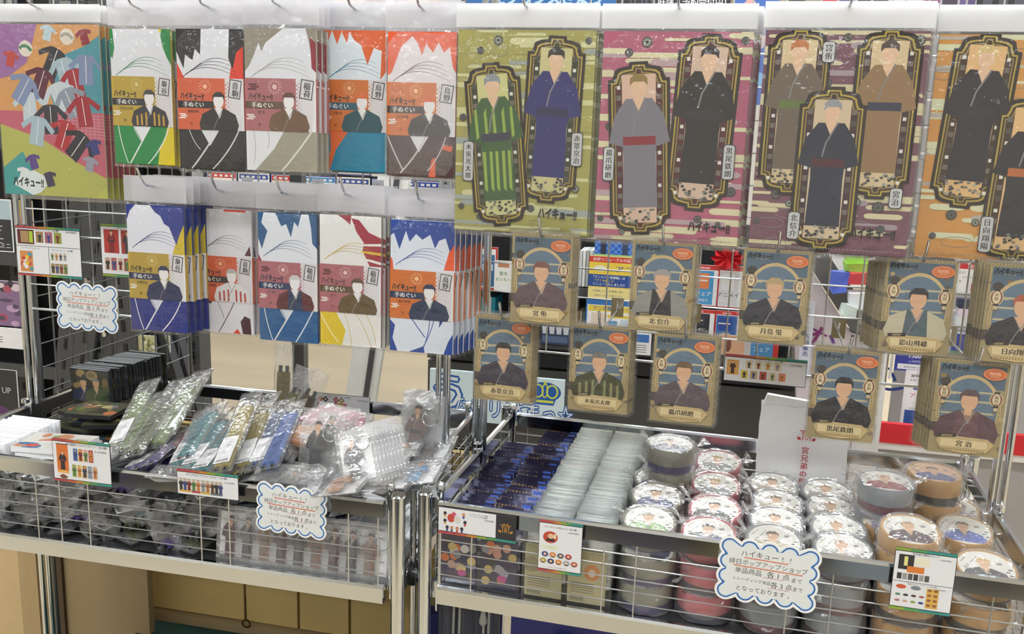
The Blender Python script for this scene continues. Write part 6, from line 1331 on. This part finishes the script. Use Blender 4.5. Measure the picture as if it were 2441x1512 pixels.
def packet(px, py, z, w, h, c, lab, rz):
    p = atz(px, py, z); t = obm('sachet', MB().box(0, 0, .004, w*.86, h*.86, .008), mat('sachet_'+c[1:], c, .5), None, p, (.12, 0, rz)); tag(t, lab, 'sachet')
    a = Art(); a.push(-w*.43, -h*.43); a.rect(w*.06, h*.06, w*.8, h*.8, c); a.layer(); a.frame(w*.1, h*.1, w*.76, h*.76, .002, '#f0d8d0'); a.rect(w*.26, h*.22, w*.6, h*.5, '#ece2e2'); a.pop(); ob('printed_top', a.mesh('printed_top', PGLOSS), t, (0, 0, .0083), (-math.pi/2, 0, 0))
    bg = pouch(w*1.15, h*1.15, .016, 6, 6, .002, 3, -w*.575, -h*.575).mesh('plastic_bag', CRINKLE, .5); ob('plastic_bag', bg, t, (0, 0, .005), (-math.pi/2, 0, 0)); return t
packet(785, 1000, .865, .11, .09, '#d97a9c', 'clear packet with a pink framed card below the small price card', -.3)
packet(825, 1010, .858, .08, .07, '#d98aa4', 'pink packet tucked behind the larger pink one', .2)
packet(738, 1048, .862, .11, .08, '#d8924a', 'clear packet with an orange framed card behind the black robe key ring', -.2)
packet(716, 1065, .848, .09, .06, '#2a2a2c', 'dark packet under the orange one', -.1)
# sheets of clear bag on the piles
for i, (x, y, z, w, h, rz, lab) in enumerate([(900, 1040, .855, .14, .1, .3, 'clear bag lying by the rear rail'), (690, 1130, .86, .12, .07, .1, 'clear bag over the violet scroll'), (450, 1130, .85, .14, .05, .1, 'clear bag folded in front of the teal scrolls'), (220, 1075, .85, .1, .06, .2, 'clear bag behind the scroll price card')]):
    pch = pouch(w, h, .012, 8, 7, .006, 60+i, -w/2, -h/2); o = obm('clear_bag', pch, CRINKLE, None, atz(x, y, z), (-math.pi/2+.1, 0, rz), smooth=.4); tag(o, lab, 'bag')

# ------------------------------------------------------------------ goods in the right wagon (its own axes, through W2)
def bin_(x0, x1, y0, y1, h, lab, divs):
    t = thing('acrylic_bin', lab, 'bin', W2(0, 0, 0), (0, 0, A2)); th = .0022
    for name, c in (('front_wall', ((x0+x1)/2, y0, BZ+h/2, x1-x0, th, h)), ('rear_wall', ((x0+x1)/2, y1, BZ+h/2, x1-x0, th, h)), ('side_wall', (x0, (y0+y1)/2, BZ+h/2, th, y1-y0-th*2, h)), ('side_wall', (x1, (y0+y1)/2, BZ+h/2, th, y1-y0-th*2, h)), ('floor_plate', ((x0+x1)/2, (y0+y1)/2, BZ+.001, x1-x0, y1-y0, .002))):
        obm(name, MB().box(*c), ACRYL, t)
    for x in divs: obm('divider', MB().box(x, (y0+y1)/2, BZ+h/2, .0018, y1-y0-.006, h*.96), ACRYL, t)
bin_(-.462, -.322, 1.366, 1.855, .115, 'clear acrylic bin filled with navy packs', (-.392,))
bin_(-.318, -.170, 1.366, 1.855, .118, 'clear acrylic bin filled with silver packs', (-.244,))
# navy packs
def pillow(w, h, th, seed):
    random.seed(seed); mb = MB(); nx, nz = 4, 5; vs = []; fs = []
    for s in (-1, 1):
        b = len(vs)
        for j in range(nz+1):
            for i in range(nx+1):
                e = math.sin(math.pi*i/nx)*math.sin(math.pi*j/nz); vs.append((-w/2+w*i/nx, s*(.0006+th/2*e)+random.uniform(-.0004, .0004)*e, h*j/nz))
        for j in range(nz):
            for i in range(nx):
                q = (b+j*(nx+1)+i, b+j*(nx+1)+i+1, b+(j+1)*(nx+1)+i+1, b+(j+1)*(nx+1)+i); fs.append(q if s < 0 else q[::-1])
    return mb.add(vs, fs)
NAVY = mat('navy_foil', '#171537', .22, .35, .1, .25, 60); SILV = mat('silver_foil', '#e9edec', .26, .9, .08, .4, 50)
npk = pillow(.066, .108, .009, 3).mesh('foil_pack', NAVY, .7)
a = Art(-.0052); a.rect(-.0325, .086, .0325, .089, '#221f4a'); a.text('くじたまハイキュー!!', -.006, .097, .0095, '#c8a25a', bold=.01, sx=.62); a.rect(.016, .084, .031, .103, '#2a56c0'); a.layer(); a.text('第2弾', .0235, .095, .005, '#e8eefc'); a.rect(.018, .086, .029, .089, '#c9d6f6'); random.seed(5)
for i in range(14): a.oval(random.uniform(-.028, .028), random.uniform(.012, .076), .006, .006, random.choice(['#c9a08a', '#8a8a92', '#d9783a', '#2a2a30', '#d9c07a', '#e2dfe0']), 10); a.L += .3
nart = a.mesh('printed_front', PGLOSS); n0 = None
for cidx, (xc, n, y0_) in enumerate(((-.427, 22, 1.385), (-.357, 29, 1.385))):
    for i in range(n):
        random.seed(i+cidx*50); z = BZ+.024+(.016 if cidx else .006)*i/n + random.uniform(0, .003)
        loc = W2(xc+random.uniform(-.002, .002), y0_+.0155*i, z); rot = (-.62+random.uniform(-.05, .05), random.uniform(-.03, .03), A2+random.uniform(-.04, .04))
        lab = 'navy foil pack leaning in the %s navy column' % ('outer' if cidx == 0 else 'inner'); grp = '%s column of navy packs' % ('outer' if cidx == 0 else 'inner')
        if n0 is None: n0 = ob('foil_pack', npk, None, loc, rot); ob('printed_front', nart, n0); tag(n0, lab, 'pack', grp)
        else: dup(n0, loc, rot, lab, grp)
spk = pillow(.068, .102, .0078, 5).mesh('foil_pack', SILV, .7); s0 = None
for cidx, xc in enumerate((-.281, -.208)):
    for i in range(58):
        random.seed(i+cidx*70+9); z = BZ+.030+.008*i/58+random.uniform(0, .0015)+(.003 if i % 13 == 5 else 0)
        loc = W2(xc+random.uniform(-.0015, .0015), 1.374+.00815*i, z); rot = (-.13+random.uniform(-.025, .02), random.uniform(-.012, .012), A2+random.uniform(-.02, .02))
        lab = 'silver foil pack standing in the silver column %s' % ('beside the navy packs' if cidx == 0 else 'beside the round boxes'); grp = 'silver packs %s' % ('beside the navy packs' if cidx == 0 else 'beside the round boxes')
        if s0 is None: s0 = ob('foil_pack', spk, None, loc, rot); tag(s0, lab, 'pack', grp)
        else: dup(s0, loc, rot, lab, grp)
# front printed packs seen through the wires
for i, (x, cols, bgc, lab) in enumerate(((-.428, ['#c9a08a', '#8a8a92', '#d9783a', '#2a2a30', '#d9c07a', '#e2dfe0'], '#211d4e', 'navy printed pack upright at the bin front, below the golden gate card'), (-.358, ['#d9a08a', '#9a9aa2', '#e0783a', '#2a2a30', '#c9b06a'], '#1d1a48', 'navy printed pack upright at the bin front, second behind the wires'), (-.283, ['#8a8060'], '#b5ad86', 'kraft coloured badge pack at the bin front beside the badge price card'), (-.211, ['#d8843a', '#e8d9c8'], '#b9b088', 'kraft coloured badge pack with an orange disc at the bin front'))):
    t = obm('printed_pack', MB().box(0, 0, .045, .062, .003, .09), mat('pack_'+str(i), bgc, .35), None, W2(x, 1.3705, BZ+.004), (0, 0, A2)); tag(t, lab, 'pack')
    a = Art(-.0016); a.rect(-.030, .001, .030, .089, bgc); a.layer()
    if i < 2: random.seed(i); [(a.oval(random.uniform(-.024, .024), random.uniform(.012, .078), .0075, .0075, random.choice(cols), 12), setattr(a, 'L', a.L+.3)) for _ in range(16)]; a.oval(.006, .02, .008, .006, '#b83a8a', 12)
    else:
        a.text('ハイキュー!!', 0, .076, .0075, '#b06a4a', sx=.7); a.oval(.008 if i == 3 else -.02, .055, .013, .014, '#cf8242' if i == 3 else '#9a9070', 18); a.layer(); a.oval(.008, .054, .006, .007, '#e8d0b4', 10); 
        for k in range(5): a.rect(-.026, .034-.004*k, .012, .0355-.004*k, '#77705a')
        x_ = -.026
        while x_ < -.004: a.rect(x_, .004, x_+.0007, .013, '#3a3a38'); x_ += .0016
    ob('printed_front', a.mesh('printed_front', PGLOSS), t)

# round boxes
RBX = {}
def rbox(lid, base, key, robe, cap, r=.0435, stripe=None, bgc='#e4e2da'):
    k = (lid, base, key, r)
    if k in RBX: return RBX[k]
    lm = mat('lid_'+lid[1:], lid, .45, 0, .08); bm_ = mat('boxbase_'+base[1:], base, .5)
    b = MB().lathe([(r*.9, 0), (r*.94, .002), (r*.94, .020)], 32).mesh('base', bm_, .5)
    l = MB().lathe([(r*.99, .0155), (r, .0165), (r, .0435), (r*.985, .0455), (r*.95, .046), (r*.93, .0448), (0.0001, .0445)], 32, True, False).mesh('lid', lm, .5)
    a = Art(); a.oval(0, 0, r*.90, r*.90, bgc, 32); a.layer(); random.seed(len(key)*7+ord(key[0]))
    for i in range(3): a.line([(-r*.8+r*.3*i, r*.15), (-r*.55+r*.3*i, r*.55)], .0009, '#3a3a3c')
    for i in range(4):
        for s in (-1, 1): a.rect(s*r*.66-.003+.004*(i % 2), -r*.5+.007*i, s*r*.66+.003+.004*(i % 2), -r*.5+.007*i+.0035, '#5a5458' if s > 0 else '#9a9a98')
    a.push(r*.45, r*.3, 20); a.rect(-.004, -.003, .004, .003, '#8a8a8c'); a.pop(); a.layer()
    robe_bust(a, -r*.05, -r*.78, r*1.5, robe, cap, '#dbb08c', stripe); L = a.mesh('lid_print', PGLOSS)
    random.seed(key); mb = MB(); n = 22; prof = [(.55, -.001), (1.04, .001), (1.10, .014), (1.12, .032), (1.08, .046), (.97, .0495), (.7, .0488), (.3, .0492)]; vs = []
    for rr, z in prof:
        for i in range(n): kx = rr*r*(1+random.uniform(-.05, .06)); vs.append((kx*math.cos(2*math.pi*i/n), kx*math.sin(2*math.pi*i/n), z+random.uniform(-.0012, .0012)))
    m = len(prof); fs = [(j*n+i, j*n+(i+1) % n, (j+1)*n+(i+1) % n, (j+1)*n+i) for j in range(m-1) for i in range(n)] + [tuple(range((m-1)*n, m*n))]
    mb.add(vs, fs)
    for s, ph in ((-1, 2.6), (1, .4)):
        c = Vector((math.cos(ph)*r*1.1, math.sin(ph)*r*1.1, .036))
        for i in range(7):
            d = Vector((math.cos(ph+random.uniform(-.7, .7)), math.sin(ph+random.uniform(-.7, .7)), random.uniform(-.5, .9)))*random.uniform(.014, .026)
            e = d.cross(Vector((0, 0, 1))).normalized()*.006; mb.add([c, c+d+e, c+d-e+Vector((0, 0, .003))], [(0, 1, 2)])
    w = mb.mesh('plastic_wrap', CRINKLE, .35)
    RBX[k] = (b, l, L, w); return RBX[k]
def put_rbox(kind, x, y, z, tilt, label, group=None, rz=0.0, roll=0.0):
    b, l, L, w = rbox(*kind); t = thing('round_box', label, 'round box', W2(x, y, z), (tilt, roll, A2+rz), group)
    ob('base', b, t); ll = ob('lid', l, t); ob('lid_print', L, ll, (0, 0, .0449), (-math.pi/2, 0, 0)); ob('plastic_wrap', w, t); return t
GY = ('#7d7a68', '#33265c'); PK = ('#b4545e', '#252840'); GR = ('#7f8389', '#5c1c26'); WD = ('#b58a4c', '#2a221e')
K = dict(navy=(GY[0], GY[1], 'na', '#2c3468', '#1f1c22'), green=(GY[0], GY[1], 'gr', '#6a9a4a', '#6a6a62', .0435, '#a8c86a'), grey=(PK[0], PK[1], 'pg', '#8f9496', '#a88f4a'), black=(PK[0], PK[1], 'pb', '#26262a', '#1c1a1c'),
         sand=(GR[0], GR[1], 'gs', '#a89a70', '#5a4a3a'), brown=(GR[0], GR[1], 'gb', '#8f8a80', '#a87a4a'), red=(GR[0], GR[1], 'rd', '#8c2434', '#c07a6a'), blue=(WD[0], WD[1], 'bl', '#3c4a8c', '#4a2420', .0435, None, '#e2c8a8'), wine=(WD[0], WD[1], 'wi', '#4a2f40', '#b09a80'), cobalt=(WD[0], WD[1], 'co', '#3c56a8', '#2a2226'), ink=(WD[0], WD[1], 'ik', '#35333c', '#d0a86a'))
H1 = .047
# two lower layers
gl = 'round boxes of the lower layers under the visible lids'
for ci, (x, kd) in enumerate(((-.120, 'navy'), (-.025, 'black'), (.074, 'sand'), (.171, 'brown'), (.272, 'wine'), (.372, 'ink'))):
    for r_ in range(10):
        y = 1.409+.0935*(r_ % 5)
        put_rbox(K[kd], x+.002*(r_ % 2), y, BZ+.001+H1*(r_//5), 0, 'round box in the ' + ('lowest' if r_ < 5 else 'middle') + ' layer, in the %s column' % ['grey and purple', 'pink', 'inner silver', 'outer silver', 'wooden inner', 'wooden outer'][ci] + ', %s from the front' % ORD[r_ % 5], gl+' '+kd+(' lowest' if r_ < 5 else ' middle'), rz=.3*r_)
top = [
 ('navy', 1570, 1140, 'wrapped round box with a grey lid and navy robe print, second from the rear', -.02), ('navy', 1565, 1182, 'wrapped round box with a grey lid and navy robe print, just behind the green one', 0), ('green', 1545, 1240, 'wrapped round box with a green striped robe print at the front rail', .03),
 ('grey', 1712, 1100, 'wrapped pink round box with a grey robe print, furthest back', 0), ('grey', 1705, 1155, 'wrapped pink round box with a grey robe print, second from the rear', .02), ('black', 1705, 1213, 'wrapped pink round box with a black robe print, second from the front', .0), ('black', 1690, 1268, 'wrapped pink round box with a black robe print at the front rail', .0),
 ('sand', 1843, 1155, 'wrapped silver grey round box with a sand robe print beside the bag, furthest back', 0), ('sand', 1852, 1198, 'wrapped silver grey round box with a sand robe print, second from the rear', .02), ('sand', 1850, 1242, 'wrapped silver grey round box with a sand robe print, third from the rear', 0), ('sand', 1845, 1286, 'wrapped silver grey round box with a sand robe print behind the cloud notice', 0),
 ('brown', 1972, 1172, 'wrapped silver grey round box with a brown robe print in front of the bag corner', 0), ('brown', 1984, 1214, 'wrapped silver grey round box with a brown robe print, second in its column', .0), ('brown', 1998, 1260, 'wrapped silver grey round box with a brown robe print, third in its column', 0), ('brown', 2010, 1308, 'wrapped silver grey round box with a brown robe print at the front rail', 0),
 ('cobalt', 2272, 1213, 'wrapped wooden round box with a glare on its lid under the topmost wooden one', .0), ('cobalt', 2300, 1262, 'wrapped wooden round box with a cobalt robe print by the side rail', 0), ('ink', 2352, 1352, 'wrapped wooden round box with an ink-grey robe print at the front corner', .0),
]
for i, (kd, px, py, lab, rl) in enumerate(top):
    v = atz2(px, py, .834); tl = .20
    put_rbox(K[kd], v.x, v.y+.009, .834-.045, tl, lab, None, rz=random.uniform(-.1, .1), roll=rl)
# boxes on top of the others, and what carries them
def topbox(kd, px, py, z, tl, lab): v = atz2(px, py, z); return put_rbox(kd, v.x, v.y+.045*math.sin(tl), z-.045, tl, lab, None), v
topbox(K['wine'], 2170, 1262, .872, .16, 'wrapped wooden round box with a wine robe print, large in front of the price card')
o, v = topbox(K['navy'], 1600, 1058, .895, .05, 'wrapped round box with grey lid and purple base on top at the rear rail'); put_rbox(K['navy'], v.x, v.y, .895-.045-.048, 0, 'grey round box carrying the topmost grey and purple one')
o, v = topbox(K['red'], 2112, 1146, .900, .05, 'wrapped round box with grey lid and dark red base on top by the bag'); put_rbox(K['red'], v.x, v.y+.01, .900-.045-.048, .03, 'silver grey round box under the dark red based one')
o, v = topbox((WD[0], WD[1], 'or', '#3c4a8c', '#4a2420', .0435, None, '#e2b896'), 2228, 1126, .900, .05, 'topmost wooden round box with orange rimmed lid near the rear corner post'); put_rbox(K['ink'], v.x+.004, v.y, .900-.045-.048, .0, 'wooden round box under the topmost wooden one')
put_rbox(K['wine'], .272, 1.44, BZ+H1*2+.002, .0, 'wooden round box with dark base under the large wooden one')
put_rbox(K['cobalt'], .262, 1.54, BZ+H1*2+.002, .0, 'wooden round box hidden between the silver and wooden lids')

# paper bag
def paper_bag():
    Y = 1.765; p = at2(1800, 1140, Y); q = at2(2015, 1140, Y); w = q.x-p.x; zt = at2(1815, 965, Y).z; zb = BZ+.004; h = zt-zb
    t = thing('paper_bag', 'white paper bag with red vertical lettering standing behind the round boxes', 'bag', W2(p.x, Y, zb), (0, 0, A2)); random.seed(6)
    mb = MB(); nx, nz = 8, 10; d = .05
    ring = [(i/nx*w, 0) for i in range(nx+1)] + [(w, d*.5)] + [(w-i/nx*w, d) for i in range(nx+1)] + [(0, d*.5)]
    n = len(ring); vs = []
    for j in range(nz+1):
        f = j/nz
        for k_, (x, y) in enumerate(ring):
            pin = 1-.55*max(0, f-.5)*2*.6; yy = d/2+(y-d/2)*pin; xx = x + (.006 if abs(y-d/2) < 1e-6 and x < .01 else (-.006 if abs(y-d/2) < 1e-6 else 0))*f*2
            jig = random.uniform(-.0012, .0012) if 0 < j else 0
            vs.append((xx+jig, yy+jig, h*f+(random.uniform(-.003, .004) if j == nz else 0)))
    fs = [(j*n+i, j*n+(i+1) % n, (j+1)*n+(i+1) % n, (j+1)*n+i) for j in range(nz) for i in range(n)] + [tuple(range(n-1, -1, -1))]
    obm('bag_body', mb.add(vs, fs), mat('bag_paper', '#f6f6f8', .6, 0, .03, .2, 20), t, smooth=.5)
    mb = MB(); vs = [(w*.02, .012, h-.004), (w*.06, .012, h+.018), (w*.5, .012, h+.012), (w*.97, .013, h+.003), (w*.97, .012, h-.01), (w*.02, .036, h-.004), (w*.06, .034, h+.016), (w*.5, .034, h+.010), (w*.97, .034, h+.002), (w*.97, .034, h-.01)]
    obm('folded_top', mb.add(vs, [(0, 4, 3, 2, 1), (5, 6, 7, 8, 9), (1, 2, 7, 6), (2, 3, 8, 7), (0, 1, 6, 5), (3, 4, 9, 8)]), MATS['bag_paper'], t, smooth=.3)
    a = Art(-.0018); x = w*.53; zt_ = h-.092; d6.torii(a, x, zt_, .022, '#c23a44') if False else None
    g = '#c8323c'; s = .026; z = h*.80
    a.rect(x-.5*s, z+.28*s, x+.5*s, z+.34*s, g); a.rect(x-.4*s, z+.14*s, x+.4*s, z+.18*s, g); a.rect(x-.3*s, z-.42*s, x-.24*s, z+.3*s, g); a.rect(x+.24*s, z-.42*s, x+.3*s, z+.3*s, g); a.ringo(x, z-.14*s, .14*s, .24*s, .05*s, g, 12)
    for sg in (-1, 1): a.poly([(x+sg*.42*s, z-.42*s), (x+sg*.62*s, z-.36*s), (x+sg*.66*s, z-.1*s), (x+sg*.58*s, z-.2*s), (x+sg*.48*s, z-.16*s), (x+sg*.38*s, z-.28*s)], g)
    a.text('宮兄弟の願掛', x, z-.030, .0145, g, vert=True, bold=.02)
    ob('red_lettering', a.mesh('red_lettering'), t, (0, -.001, 0))
paper_bag()
